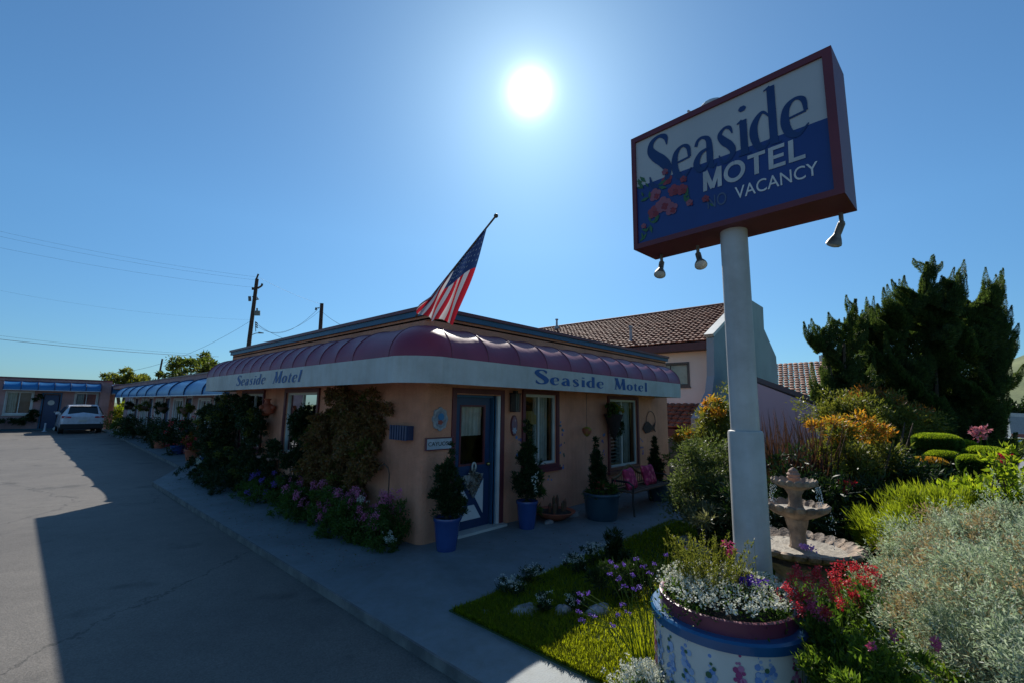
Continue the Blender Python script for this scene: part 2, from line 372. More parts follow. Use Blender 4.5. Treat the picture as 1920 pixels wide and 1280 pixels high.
# ------------------------------------------------------------------ lettering (thin raised strokes)
def serifs(*ys): return ys
GLY = {
 'S': (.60, [[(.50, .76, .02), (.47, .92, .09), (.31, .99, .055), (.14, .92, .10), (.10, .77, .15), (.21, .62, .18), (.38, .47, .19), (.50, .30, .17), (.47, .10, .10), (.30, .01, .055), (.12, .07, .08), (.06, .25, .02)]]),
 'e': (.50, [[(.08, .33, .035), (.43, .36, .035)], [(.43, .36, .06), (.40, .56, .08), (.26, .63, .045), (.11, .52, .11), (.07, .30, .14), (.13, .10, .12), (.28, .01, .06), (.46, .14, .02)]]),
 'a': (.52, [[(.37, .39, .03), (.18, .33, .08), (.08, .17, .13), (.15, .03, .09), (.28, .04, .04), (.37, .16, .03)], [(.08, .50, .07), (.13, .60, .06), (.24, .63, .05), (.36, .54, .10), (.38, .30, .13), (.38, .09, .12), (.44, .01, .06), (.52, .05, .02)]]),
 's': (.42, [[(.35, .48, .02), (.30, .60, .06), (.19, .63, .045), (.09, .53, .09), (.16, .40, .13), (.28, .28, .13), (.34, .15, .11), (.25, .02, .06), (.12, .01, .05), (.05, .16, .02)]]),
 'i': (.28, [[(.15, .64, .13), (.15, .32, .13), (.15, 0, .13)], [(.03, .60, .02), (.13, .64, .04)], [(.03, .013, .028), (.27, .013, .028)], [(.15, .80, .07), (.15, .85, .14), (.15, .90, .07)]]),
 'd': (.56, [[(.38, .50, .03), (.24, .63, .05), (.09, .48, .12), (.06, .28, .14), (.13, .06, .10), (.25, .01, .05), (.38, .14, .03)], [(.42, 1.03, .13), (.42, .5, .13), (.42, 0, .13)], [(.29, .99, .02), (.41, 1.03, .04)], [(.42, .013, .028), (.55, .013, .028)]]),
 'M': (.88, [[(.12, 0, .05), (.17, .5, .05), (.20, 1, .05)], [(.18, 1, .15), (.31, .5, .15), (.44, .04, .10)], [(.44, .04, .04), (.57, .5, .05), (.68, 1, .05)], [(.70, 1, .15), (.73, .5, .15), (.76, 0, .15)], [(.03, .013, .028), (.22, .013, .028)], [(.64, .013, .028), (.88, .013, .028)], [(.06, .987, .028), (.20, .987, .028)], [(.68, .987, .028), (.84, .987, .028)]]),
 'o': (.52, [[(.26, .63, .045), (.11, .52, .11), (.07, .31, .14), (.11, .12, .11), (.26, .01, .045), (.41, .12, .11), (.45, .31, .14), (.41, .52, .11), (.26, .63, .045)]]),
 't': (.36, [[(.17, .84, .02), (.17, .62, .12), (.17, .35, .12), (.18, .12, .12), (.25, .01, .06), (.35, .07, .02)], [(.03, .615, .045), (.33, .615, .045)]]),
 'l': (.29, [[(.15, 1.03, .13), (.15, .5, .13), (.15, 0, .13)], [(.03, .99, .02), (.14, 1.03, .04)], [(.03, .013, .028), (.28, .013, .028)]]),
}
GLY.update({
 'm0': (.92, [[(.10, 0, .2), (.10, 1, .2)], [(.12, 1, .22), (.46, .04, .2)], [(.46, .04, .2), (.80, 1, .22)], [(.82, 1, .2), (.82, 0, .2)]]),
 'o0': (1.04, [[(.52+.40*math.sin(t), .5+.42*math.cos(t), .19) for t in np.linspace(0, 2*PI, 13)]]),
 't0': (.80, [[(.40, 1, .2), (.40, 0, .2)], [(.02, .92, .17), (.78, .92, .17)]]),
 'e0': (.74, [[(.14, 1, .2), (.14, 0, .2)], [(.14, .92, .17), (.70, .92, .17)], [(.14, .50, .16), (.66, .50, .16)], [(.14, .08, .17), (.72, .08, .17)]]),
 'l0': (.68, [[(.14, 1, .2), (.14, 0, .2)], [(.14, .08, .17), (.68, .08, .17)]])})
def crom(pts, k=7):
    P = np.array(pts, float); out_ = []
    if len(P) < 3: return P
    Q = np.vstack([2*P[0]-P[1], P, 2*P[-1]-P[-2]])
    for i in range(1, len(Q)-2):
        for j in range(k):
            t = j/k
            out_.append(.5*((2*Q[i])+(-Q[i-1]+Q[i+1])*t+(2*Q[i-1]-5*Q[i]+4*Q[i+1]-Q[i+2])*t*t+(-Q[i-1]+3*Q[i]-3*Q[i+1]+Q[i+2])*t**3))
    out_.append(P[-1]); return np.array(out_)
def word(mb, text, o, ux, uy, un, size, track=.08, shear=0., caps=1.0, contrast=1.0, fit=None):
    """lays the word on the plane at o; fit = total width in metres"""
    o, ux, uy, un = (np.array(v, float) for v in (o, ux, uy, un))
    adv = sum((.45 if c == ' ' else GLY[c][0]*(caps if c.isupper() else 1))+track for c in text)-track
    sx = (fit/adv) if fit else size; x = 0; e = 0
    for c in text:
        if c == ' ': x += .45+track; continue
        w, ss = GLY[c]; k = caps if c.isupper() else 1
        for st in ss:
            P = crom(st); T = np.gradient(P[:, :2], axis=0); T /= np.maximum(1e-6, np.linalg.norm(T, axis=1, keepdims=True))
            Nn = np.stack([-T[:, 1], T[:, 0]], 1); wd = np.maximum(.012, P[:, 2]*contrast)[:, None]*.5
            e = (e+1) % 5; h = .004+e*.0005; vs = []
            for s_ in (1, -1):
                q = P[:, :2]+Nn*wd*s_; q = q*k; q[:, 0] += x+q[:, 1]*shear
                for a in q: vs.append(o+ux*a[0]*sx+uy*a[1]*size+un*h)
            n = len(P); mb.add(vs, [(i, i+1, n+i+1, n+i) for i in range(n-1)])
        x += w*k+track
    return x*sx
def sans(name, text, o, ux, uy, un, width, height, m, parent, bold=0., h=.004, spacing=1.0):
    """upright sans lettering with Blender's built-in face, scaled to width x height"""
    cu = bpy.data.curves.new(name+'_curve', 'FONT'); cu.body = text; cu.size = 1; cu.offset = bold; cu.extrude = .01; cu.resolution_u = 4
    cu.space_character = spacing
    t = bpy.data.objects.new(name+'_tmp', cu); scene.collection.objects.link(t)
    bpy.context.view_layer.update()
    me = bpy.data.meshes.new_from_object(t.evaluated_get(bpy.context.evaluated_depsgraph_get()))
    bpy.data.objects.remove(t); bpy.data.curves.remove(cu)
    V = np.array([v.co for v in me.vertices]); lo, hi = V.min(0), V.max(0)
    o, ux, uy, un = (np.array(v, float) for v in (o, ux, uy, un))
    for i, v in enumerate(me.vertices):
        a = (V[i]-lo)/(np.maximum(hi-lo, 1e-6))
        v.co = o+ux*a[0]*width+uy*a[1]*height+un*(h if a[2] > .5 else .001)
    me.materials.clear(); me.materials.append(m); me.name = name
    ob = bpy.data.objects.new(name, me); scene.collection.objects.link(ob)
    if parent is not None: adopt(ob, parent)
    return ob

# ================================================================== THE SETTING
def terrain():
    # one sheet: level by the motel, falling away to the east and rising into hills
    xs = np.concatenate([np.arange(-400, -40, 40), np.arange(-40, 9, 7), np.arange(9, 120, 5), np.arange(120, 420, 25), np.arange(420, 1500, 40), np.arange(1500, 3300, 200)])
    ys = np.concatenate([np.arange(-900, -300, 40), np.arange(-300, -60, 15), np.arange(-60, 60, 6), np.arange(60, 400, 40), np.arange(400, 3000, 300)])
    X, Y = np.meshgrid(xs, ys)
    drop = np.clip((X-10)*.062, 0, 4.4)
    d = np.hypot(X, Y)
    h = 118*np.clip((d-380)/420, 0, 1)**1.3*np.clip(1.25-np.abs(np.degrees(np.arctan2(Y, X))+22)/26, 0, 1)
    h *= (1+.16*np.sin(X*.013+Y*.004)+.12*np.sin(Y*.021+X*.006))
    Z = -.14-drop+h*(X > 0)
    ny, nx = X.shape; v = np.stack([X, Y, Z], -1).reshape(-1, 3)
    f = [(j*nx+i, j*nx+i+1, (j+1)*nx+i+1, (j+1)*nx+i) for j in range(ny-1) for i in range(nx-1)]
    m = mat('dry_grass_hill', (.17, .20, .075), .95, (.09, .12, .04), .02, .5, 3., detail=8, grime=.3, gscale=.35, runs=0)
    o = MB().add(v, f).build('ground', m, smooth=True); struct(o)
terrain()
# asphalt parking court
def sheet(name, poly, z, m, th=.0):
    mb = MB(); n = len(poly); top = [(x, y, z) for x, y in poly]
    mb.add(top, [tuple(range(n))])
    if th:
        bot = [(x, y, z-th) for x, y in poly]; mb.add(top+bot, [(i, n+i, n+(i+1) % n, (i+1) % n) for i in range(n)])
    o = mb.build(name, m); struct(o); return o
sheet('parking_lot', [(-45, -30), (3, -30), (3, 45), (-45, 45)], -.075, M['asphalt'])
conc = mat('painted_concrete', (.20, .235, .25), .65, (.165, .195, .21), 1.1, .25, 70, detail=8, lo=.3, hi=.7, grime=.22, gscale=1.6)
sheet('sidewalk', [(-1.48, -14), (-.93, -14), (-.93, -1.72), (5.9, -1.92), (5.9, .3), (.9, .3), (.9, 8.0), (1.2, 8.0), (1.5, 35), (-.0, 35), (.2, 30), (-.36, 10.8), (-1.42, 8.15)], 0, conc, .15)
M['kerb'] = mat('worn_kerb', (.20, .19, .18), .85, (.10, .10, .10), 5, .3, 40)
kb = MB()
for a, b in (((-1.48, -14), (-1.42, 8.15)), ((-1.42, 8.15), (-.36, 10.8)), ((-.36, 10.8), (.2, 30))):
    a = Vector((*a, 0)); b = Vector((*b, 0)); d = (b-a).normalized(); n = Vector((-d.y, d.x, 0))
    kb.prism([a+n*.02+Vector((0, 0, .003)), a-n*.0-Vector((0, 0, -.003)), a-n*.0+Vector((0, 0, -.09)), a+n*.02+Vector((0, 0, -.09))], b-a)
struct(kb.build('kerb', M['kerb']))
M['lawn'] = mat('lawn_soil', (.05, .085, .018), .95, (.035, .06, .015), 9, .8, 60)
def lawn_soil():
    o = sheet('lawn', [(-.93, -14), (16, -14), (16, -1.95), (5.9, -1.94), (-.93, -1.73)], .012, M['lawn'], .1)
lawn_soil()
grass_m = leafmat('grass_blade', [(.07, .095, .008), (.11, .145, .010), (.17, .20, .016), (.09, .12, .01)], .72, tint=(1.75, 1.55, .5))
def grass():
    n = 70000; P = np.zeros((n, 3))
    a = rng.random(n)
    P[:, 0] = -.92+4.6*rng.random(n)**1.7; P[:, 1] = -1.76-(rng.random(n)**1.1)*3.2; P[:, 2] = .012
    P = P[(P[:, 1] < -1.78)]
    o = blades('grass', P, .055, .009, grass_m, lean=.8, seg=2); o['kind'] = 'stuff'
grass()
road_m = mat('road_surface', (.22, .22, .23), .9, (.17, .17, .18), .3)
rd = [GP(1845, 872, -3.2), GP(2100, 900, -3.0), GP(2300, 860, -3.4), GP(1990, 826, -4.45), GP(1860, 826, -4.45)]
o = MB().add([(p[0], p[1], p[2]+.12) for p in [DP(1800, 850, 55), DP(1840, 905, 34), DP(2400, 950, 34), DP(2400, 840, 70), DP(1800, 826, 76)]], [(0, 1, 2, 3, 4)]).build('road', road_m); struct(o)

# ================================================================== THE OFFICE
def facade(mb, axis, c, u0, u1, z0, z1, ops, depth, inward, mi=0):
    """wall face with openings (u0,u1,z0,z1) and their reveals. axis 1: plane y=c; axis 0: plane x=c"""
    us = sorted({u0, u1, *[o[0] for o in ops], *[o[1] for o in ops]}); zs = sorted({z0, z1, *[o[2] for o in ops], *[o[3] for o in ops]})
    P = (lambda u, z, d=0: (u, c+inward*d, z)) if axis == 1 else (lambda u, z, d=0: (c+inward*d, u, z))
    for i in range(len(us)-1):
        for j in range(len(zs)-1):
            um, zm = (us[i]+us[i+1])/2, (zs[j]+zs[j+1])/2
            if any(o[0] < um < o[1] and o[2] < zm < o[3] for o in ops): continue
            mb.quad(P(us[i], zs[j]), P(us[i+1], zs[j]), P(us[i+1], zs[j+1]), P(us[i], zs[j+1]), mi)
    for a, b, e, f in ops:
        mb.quad(P(a, e), P(a, f), P(a, f, depth), P(a, e, depth), mi); mb.quad(P(b, e), P(b, f), P(b, f, depth), P(b, e, depth), mi)
        mb.quad(P(a, e), P(b, e), P(b, e, depth), P(a, e, depth), mi); mb.quad(P(a, f), P(b, f), P(b, f, depth), P(a, f, depth), mi)
def ring(mb, axis, c0, c1, u0, u1, z0, z1, w, mi=0):
    """rectangular frame of bar width w between planes c0 and c1"""
    bx = (lambda a, b, e, f: mb.box(a, b, c0, c1, e, f, mi)) if axis == 1 else (lambda a, b, e, f: mb.box(c0, c1, a, b, e, f, mi))
    bx(u0, u1, z0, z0+w); bx(u0, u1, z1-w, z1); bx(u0, u0+w, z0+w, z1-w); bx(u1-w, u1, z0+w, z1-w)
def curtain(name, parent, axis, c, u0, u1, z0, z1, m, waves=9, amp=.025):
    n = waves*8; vs = []
    for i in range(n+1):
        u = u0+(u1-u0)*i/n; w = c+amp*math.sin(i/8*2*PI)+amp*.4*math.sin(i*1.3)
        for z in (z0, z1): vs.append((u, w, z) if axis == 1 else (w, u, z))
    return MB().add(vs, [(2*i, 2*i+2, 2*i+3, 2*i+1) for i in range(n)]).build(name, m, parent, smooth=True)
def window(parent, axis, c, u0, u1, z0, z1, out, frame_m, trim_m, mull=True, split=.5, label=None):
    """frame, trim, pane, mullion of one window; out = outward sign"""
    mb = MB(); ring(mb, axis, *sorted((c+out*.035, c-out*.0)), u0-.07, u1+.07, z0-.07, z1+.07, .068, 0)
    ring(mb, axis, *sorted((c-out*.02, c-out*.06)), u0+.002, u1-.002, z0+.002, z1-.002, .045, 1)
    if mull:
        um = u0+(u1-u0)*split
        if axis == 1: mb.box(um-.02, um+.02, *sorted((c-out*.022, c-out*.058)), z0+.047, z1-.047, 1)
        else: mb.box(*sorted((c-out*.022, c-out*.058)), um-.02, um+.02, z0+.047, z1-.047, 1)
    w = mb.build('window', [trim_m, frame_m], parent)
    if label: w['label'] = label
    g = c-out*.045; p = MB()
    if axis == 1: p.quad((u0+.04, g, z0+.04), (u1-.04, g, z0+.04), (u1-.04, g, z1-.04), (u0+.04, g, z1-.04))
    else: p.quad((g, u0+.04, z0+.04), (g, u1-.04, z0+.04), (g, u1-.04, z1-.04), (g, u0+.04, z1-.04))
    p.build('pane', M['glass'], w)
    s = MB()
    if axis == 1: s.box(u0-.10, u1+.10, *sorted((c+out*.07, c+out*.001)), z0-.12, z0-.072)
    else: s.box(*sorted((c+out*.07, c+out*.001)), u0-.10, u1+.10, z0-.12, z0-.072)
    s.build('sill', trim_m, w)
    return w

LX, LY = 7.72, 8.4
office = empty('motel_office', (0, 0, 0), 'low salmon stucco office building with maroon barrel awning and white lettered valance', 'motel')
DOOR = (.56, 1.36, 0, 1.97); W1 = (2.06, 2.93, .82, 2.02); W2 = (4.80, 6.02, .56, 1.99)
mb = MB(); r = .12
facade(mb, 1, 0, r, LX, 0, 2.97, [DOOR, W1, W2, (1.36, 1.48, 0, 1.97)], .16, 1)
LW = (3.2, 4.62, .84, 2.02); LW2 = (5.9, 7.2, .84, 2.02)
facade(mb, 0, 0, r, LY, 0, 2.97, [LW, LW2], .16, 1)
n = 6
for i in range(n):
    a, b = PI/2*i/n, PI/2*(i+1)/n
    p = lambda t: (r-r*math.sin(t), r-r*math.cos(t))
    mb.quad((*p(a), 0), (*p(b), 0), (*p(b), 2.97), (*p(a), 2.97))
mb.quad((LX, 0, 0), (LX, LY, 0), (LX, LY, 2.97), (LX, 0, 2.97)); mb.quad((0, LY, 0), (LX, LY, 0), (LX, LY, 2.97), (0, LY, 2.97))
mb.build('wall', M['stucco'], office)
MB().box(.2, 7.5, .17, 8.2, .02, 2.6).build('interior', M['dark'], office) if False else None
# dark rooms behind the openings (floor, back wall and partitions)
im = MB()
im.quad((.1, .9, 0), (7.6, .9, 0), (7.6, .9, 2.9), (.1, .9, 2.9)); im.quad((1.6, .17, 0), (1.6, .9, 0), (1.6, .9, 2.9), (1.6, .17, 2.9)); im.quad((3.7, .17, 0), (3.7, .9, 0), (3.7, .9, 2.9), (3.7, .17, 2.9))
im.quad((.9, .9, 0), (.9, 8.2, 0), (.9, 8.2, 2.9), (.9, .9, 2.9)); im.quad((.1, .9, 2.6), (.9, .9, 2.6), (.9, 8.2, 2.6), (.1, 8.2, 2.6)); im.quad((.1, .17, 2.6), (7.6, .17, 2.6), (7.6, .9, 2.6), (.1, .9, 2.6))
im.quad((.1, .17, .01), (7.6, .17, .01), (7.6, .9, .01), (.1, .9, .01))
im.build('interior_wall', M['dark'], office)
MB().box(-.0, LX, -.0, LY, 2.975, 3.0).build('roof', M['roof_flat'], office)
# parapet with its two painted mouldings
for nm, lo, hi, o_, m_ in (('parapet', 2.972, 3.035, .0, 'stucco'), ('moulding', 3.035, 3.115, .05, 'blue_trim'), ('coping', 3.115, 3.165, .075, 'maroon')):
    b = MB(); x0, x1, y0, y1 = -o_, LX+o_, -o_, LY+o_
    q = .16+o_; b.box(x0, x1, y0, y0+q, lo, hi); b.box(x0, x0+q, y0+q, y1-q, lo, hi); b.box(x0, x1, y1-q, y1, lo, hi); b.box(x1-q, x1, y0+q, y1-q, lo, hi)
    b.build(nm, M[m_], office)
# awning: quarter-ellipse panels between ribs, swept round the corner
OV, ZT, ZB, HT = .665, 2.395, 2.07, 2.87
path = []          # (outer xy, inner xy, is_rib)
yl = [7.85-.505*i for i in range(17)]; yl = [y for y in yl if y > -.02]
for y in yl: path.append(((-OV, y), (-.004, max(y, .0))))
path[-1] = ((-OV, -.12), (-.004, .0))
arc = [((-.10-.60*math.cos(t)), (-.10-.60*math.sin(t))) for t in np.linspace(0, PI/2, 7)]
corner0 = len(path)
path += [(a, (-.003-.001*k/7, -.003-.001*(7-k)/7)) for k, a in enumerate(arc[1:-1])]
corner1 = len(path)
xr = [-.10+.645*i for i in range(12)]
path += [((x, -OV), (max(x, 0.), -.004)) for x in xr]
aw = MB(); NT = 12
rows = []
def prof(o_, i_, sag):
    o_, i_ = Vector(o_), Vector(i_); L = []
    for k in range(NT+1):
        t = PI/2*k/NT
        s = math.cos(t); h = math.sin(t)
        p = i_+(o_-i_)*(s*(1-sag*.5*math.sin(2*t))) ; L.append((p.x, p.y, ZT+(HT-ZT)*(h-sag*.55*math.sin(2*t)*.5-.25*sag*h)))
    return L
SUB = 6; ribs = []
for a in range(len(path)-1):
    round_ = corner0-1 <= a < corner1
    if round_:
        rows.append(prof(*path[a], 0)); 
        continue
    for k in range(SUB):
        t = k/SUB; o_ = [path[a][0][j]*(1-t)+path[a+1][0][j]*t for j in (0, 1)]; i_ = [path[a][1][j]*(1-t)+path[a+1][1][j]*t for j in (0, 1)]
        rows.append(prof(o_, i_, .075*math.sin(PI*t)**.8))
rows.append(prof(*path[-1], 0))
V = [p for r_ in rows for p in r_]; nn = NT+1
aw.add(V, [(i*nn+k, i*nn+k+1, (i+1)*nn+k+1, (i+1)*nn+k) for i in range(len(rows)-1) for k in range(NT)])
for e in (0, -1):   # end caps
    L = rows[e]; o_ = path[e]; inner = (o_[1][0], o_[1][1], ZT)
    aw.add(L+[inner], [tuple(range(len(L)+1))])
for a in list(range(0, corner0))+list(range(corner1, len(path))):
    L = prof(*path[a], -.012); aw.tube(L, .005, 5, 1)
awn = aw.build('awning', [M['awning'], mat('awning_seam', (.15, .04, .06), .4)], office, smooth='auto')
va = MB(); vo = [p[0] for p in path]
for i in range(len(vo)-1):
    (x0, y0), (x1, y1) = vo[i], vo[i+1]
    va.quad((x0, y0, ZB), (x1, y1, ZB), (x1, y1, ZT), (x0, y0, ZT))
va.quad((-OV, vo[0][1], ZB), (0, vo[0][1], ZB), (0, vo[0][1], ZT), (-OV, vo[0][1], ZT)); va.quad((vo[-1][0], -OV, ZB), (vo[-1][0], 0, ZB), (vo[-1][0], 0, ZT), (vo[-1][0], -OV, ZT))
val = va.build('valance', M['valance'], awn)
for txt, x0, wid in (('Seaside', 1.52, 1.98), ('Motel', 3.86, 1.38)):
    w = MB(); word(w, txt, (x0, -OV-.001, 2.155), (1, 0, 0), (0, 0, 1), (0, -1, 0), .18, .12, 0, 1.18, 1.5, fit=wid); w.build('lettering', M['letter_blue'], val)
for txt, y0, wid in (('Seaside', 5.62, 1.62), ('Motel', 3.62, 1.18)):
    w = MB(); word(w, txt, (-OV-.001, y0, 2.155), (0, -1, 0), (0, 0, 1), (-1, 0, 0), .185, .12, .22, 1.1, 1.35, fit=wid); w.build('lettering', M['letter_blue'], val)
vb = MB(); vb.tube([(-OV, vo[0][1], ZB)]+[(x, y, ZB) for x, y in vo]+[(vo[-1][0], -.02, ZB)], .012, 6)
vb.build('awning_frame', M['cream'], awn)
# door
dr = MB(); y0, y1 = .075, .115
dr.box(.60, 1.32, y0, y1, .03, .93); dr.box(.60, .70, y0, y1, .93, 1.93); dr.box(1.22, 1.32, y0, y1, .93, 1.93); dr.box(.70, 1.22, y0, y1, 1.82, 1.93)
door = dr.build('door', M['door_blue'], office)
fr = MB(); ring(fr, 1, -.02, .05, .48, 1.56, -.1, 2.06, .075, 0)
fr.box(1.34, 1.38, .02, .10, .02, 1.965, 1); fr.box(1.42, 1.478, -.005, .10, .0, 1.965, 2)
fr.box(.562, .598, .03, .12, .0, 1.965, 1); fr.box(1.381, 1.419, .03, .09, .0, 1.965, 1); fr.box(.598, 1.338, .03, .12, 1.932, 1.965, 1)
fr.build('door_frame', [M['maroon'], M['blue_trim'], M['white']], office)
ring_m = M['maroon']
g = MB(); ring(g, 1, .068, .1, .70, 1.22, .93, 1.82, .028); g.build('glazing_bead', ring_m, door)
MB().quad((.72, .095, .95), (1.2, .095, .95), (1.2, .095, 1.8), (.72, .095, 1.8)).build('pane', M['glass'], door)
curtain('curtain', door, 1, .17, .70, 1.22, 1.36, 1.82, M['curtain'], 7, .015)
ins = MB()     # white triangles between the blue cross braces
ins.prism([(.76, .0735, .16), (1.16, .0735, .16), (1.02, .0735, .36), (.90, .0735, .36)], (0, -.006, 0))
ins.prism([(1.20, .0735, .22), (1.20, .0735, .72), (1.03, .0735, .47)], (0, -.006, 0))
ins.prism([(.72, .0735, .22), (.72, .0735, .72), (.89, .0735, .47)], (0, -.006, 0))
ins.prism([(.76, .0735, .78), (1.16, .0735, .78), (1.02, .0735, .58), (.90, .0735, .58)], (0, -.006, 0))
ins.build('door_panel', M['white'], door)
k = MB(); k.ball((1.275, .045, .93), .028); k.tube([(1.275, .075, .93), (1.275, .05, .93)], .012); k.build('handle', mat('brass', (.6, .4, .12), .3, metal=1), door)
MB().box(.5, 1.55, -.12, .1, 0, .035).build('threshold', M['cream'], office)
for o_ in (W1, W2):
    wd = window(office, 1, 0, *o_, -1, M['cream'], M['maroon'], split=.47)
    if o_ is W1:
        curtain('curtain', wd, 1, .2, 2.52, 2.9, .85, 2.0, M['curtain'], 5)
        b = MB(); b.lathe([(.05, 0), (.07, .02), (.03, .1), (.05, .3), (.08, .42), (.06, .5), (.0, .52)], (2.56, .3, 1.0), 12); b.lathe([(.16, .55), (.10, .78), (.0, .78)], (2.56, .3, .95), 14)
        lamp = b.build('window_lamp', mat('brass_lamp', (.65, .42, .14), .5), wd)
    else:
        curtain('curtain', wd, 1, .2, 5.42, 6.0, .58, 1.98, M['curtain'], 8)
        b = MB()
        for z in np.arange(.62, 1.95, .075): b.box(4.83, 5.38, .10, .15, z, z+.028)
        b.build('blind', mat('grey_blind', (.35, .33, .30), .6), wd)
for o_ in (LW, LW2):
    wd = window(office, 0, 0, *o_, -1, M['cream'], M['maroon'], split=.5)
    b = MB()
    for z in np.arange(.9, 1.98, .06): b.box(.10, .14, o_[0]+.06, o_[0]+.66, z, z+.04)
    b.build('blind', M['cream'], wd)

# ================================================================== THE WINGS
wing = empty('motel_wing', (.75, 8.5, 0), 'long low pink motel wing with ribbed blue awning running away behind the office', 'motel wing')
WX, WY0, WY1, WH = .75, 8.5, 31.0, 2.86
doors_y = [11.6, 15.4, 19.0, 22.6, 26.4]
ops = []
for y in doors_y: ops += [(y, y+.85, 0, 1.95), (y+1.35, y+2.75, .8, 1.9)]
mb = MB(); facade(mb, 0, WX, WY0, WY1, 0, 2.62, ops, .12, 1)
mb.quad((WX, WY1, 0), (WX+6, WY1, 0), (WX+6, WY1, 2.62), (WX, WY1, 2.62)); mb.quad((WX, WY0, 0), (WX+6, WY0, 0), (WX+6, WY0, 2.62), (WX, WY0, 2.62)); mb.quad((WX+6, WY0, 0), (WX+6, WY1, 0), (WX+6, WY1, 2.62), (WX+6, WY0, 2.62))
mb.quad((WX+.3, WY0, 0), (WX+.3, WY1, 0), (WX+.3, WY1, 2.6), (WX+.3, WY0, 2.6))
mb.build('wall', M['pink_stucco'], wing)
MB().box(WX-.05, WX+6, WY0, WY1+6.1, 2.62, 2.80).build('roof', M['pink_stucco'], wing)
MB().box(WX-.08, WX+6.1, WY0-.02, WY1+6.2, 2.80, WH).build('coping', M['maroon'], wing)
for y in doors_y:
    d = MB().box(WX+.05, WX+.09, y+.03, y+.82, .02, 1.92).build('door', M['door_blue'], wing)
    MB().ball((WX+.03, y+.12, .95), .03).build('handle', M['cream'], d)
    b = MB(); ring(b, 0, WX-.02, WX+.03, y-.08, y+.93, -.09, 2.04, .08); b.build('door_frame', M['white'], wing)
    wd = window(wing, 0, WX, y+1.35, y+2.75, .8, 1.9, -1, M['white'], M['white'])
    curtain('curtain', wd, 0, WX+.14, y+1.4, y+2.1, .82, 1.88, M['curtain'], 6)
M['rib'] = mat('awning_rib', (.006, .03, .10), .5)
def blue_awning(parent, axis, cw, co, u0, u1, npan, zb, zt, m, sag=.16, vh=.10, cap=True):
    """scalloped blue awning along a wall: wall line cw, outer line co"""
    mb = MB(); rows_ = []; K = 8; S = 6
    def P(u, d, z): return (d, u, z) if axis == 0 else (u, d, z)
    for i in range(npan*S+1):
        t = (i % S)/S; u = u0+(u1-u0)*i/(npan*S); s = sag*math.sin(PI*t)**.7; L = []
        for k in range(K+1):
            a = PI/2*k/K; L.append(P(u, cw+(co-cw)*math.cos(a)*(1-s*.4*math.sin(2*a)), zb+vh+(zt-zb-vh)*(math.sin(a)-.35*s*math.sin(a))))
        rows_.append([P(u, co, zb)]+L)
    n_ = K+2
    mb.add([p for r_ in rows_ for p in r_], [(i*n_+k, i*n_+k+1, (i+1)*n_+k+1, (i+1)*n_+k) for i in range(len(rows_)-1) for k in range(n_-1)])
    for e in (0, -1):
        u = u0 if e == 0 else u1; mb.add(rows_[e]+[P(u, cw, zb)], [tuple(range(n_+1))])
    rb = mb
    for i in range(npan+1):
        L = rows_[i*S]; off = [Vector(p)+Vector(P(0, (co-cw)*.012, .012)) for p in L]; rb.tube(off, .022, 5, 1)
    a_ = mb.build('awning', [m, M['rib']], parent, smooth='auto')
    b = MB(); b.tube([P(u0, co*1.0+(co-cw)*.01, zb), P(u1, co+(co-cw)*.01, zb)], .02, 6); b.build('awning_frame', M['white'], a_)
    return a_
blue_awning(wing, 0, WX-.002, .0, 8.75, 28.4, 9, 2.02, 2.62, M['blue_canvas'])
# far wing closing the court
far = empty('motel_wing', (-4, 37, 0), 'far pink motel wing with blue awning and door behind the white car', 'motel wing')
FY = 37.0
mb = MB(); fo = [(-4.15, -3.05, .95, 2.3), (-2.55, -1.78, 0, 2.2), (-1.05, .0, 1.0, 2.3), (-9.2, -7.6, .95, 2.3), (.95, 1.9, 0, 2.25)]
facade(mb, 1, FY, -14, 2.6, -.1, 3.0, fo[:4]+[(.95, 1.9, -.05, 2.25)], .15, 1)
mb.quad((-14, FY, -.1), (-14, FY+7, -.1), (-14, FY+7, 3), (-14, FY, 3)); mb.quad((.7, FY+.15, 0), (.7, FY+6, 0), (.7, FY+6, 3), (.7, FY+.15, 3)); mb.quad((-14, FY+.6, 0), (.65, FY+.6, 0), (.65, FY+.6, 3), (-14, FY+.6, 3))
mb.build('wall', M['pink_stucco'], far)
MB().box(-14.1, .69, FY-.06, FY+7, 3.0, 3.14).build('roof', M['pink_stucco'], far)
MB().box(-14.2, .68, FY-.12, FY+7.1, 3.14, 3.22).build('coping', M['maroon'], far)
MB().box(.1, .62, FY-.5, FY-.003, -.1, 3.0).build('pilaster', M['pink_stucco'], far)
MB().box(-14, -.0, FY-.35, FY-.004, -.1, .02).build('plinth', mat('wing_plinth', (.06, .12, .15), .8), far)
for a, b_, e, f in fo[:1]+fo[2:4]:
    wd = window(far, 1, FY, a, b_, e, f, -1, M['white'], M['cream'])
    curtain('curtain', wd, 1, FY+.2, a+.05, (a+b_)/2-.1, e, f, M['curtain'], 6)
d = MB().box(-2.5, -1.83, FY+.04, FY+.1, .02, 2.14).build('door', M['door_blue'], far); MB().ball((-1.95, FY+.02, 1.05), .04).build('handle', M['cream'], d)
b = MB(); b.lathe([(.09, 0), (.16, 0), (.16, .03), (.09, .03)], (0, 0, 0), 16); 
b.v = [(x-2.17, FY+.03-z, y+1.65) for x, y, z in b.v]; b.build('wreath', M['cream'], d)
b = MB(); ring(b, 1, FY-.02, FY+.03, -2.63, -1.7, -.1, 2.3, .08); b.build('door_frame', M['blue_trim'], far)
blue_awning(far, 1, FY-.003, FY-.75, -4.35, .08, 6, 2.42, 2.98, M['blue_canvas'], vh=.16)
blue_awning(far, 1, FY-.003, FY-.75, .66, 2.3, 3, 2.30, 2.92, M['blue_canvas'], vh=.16)

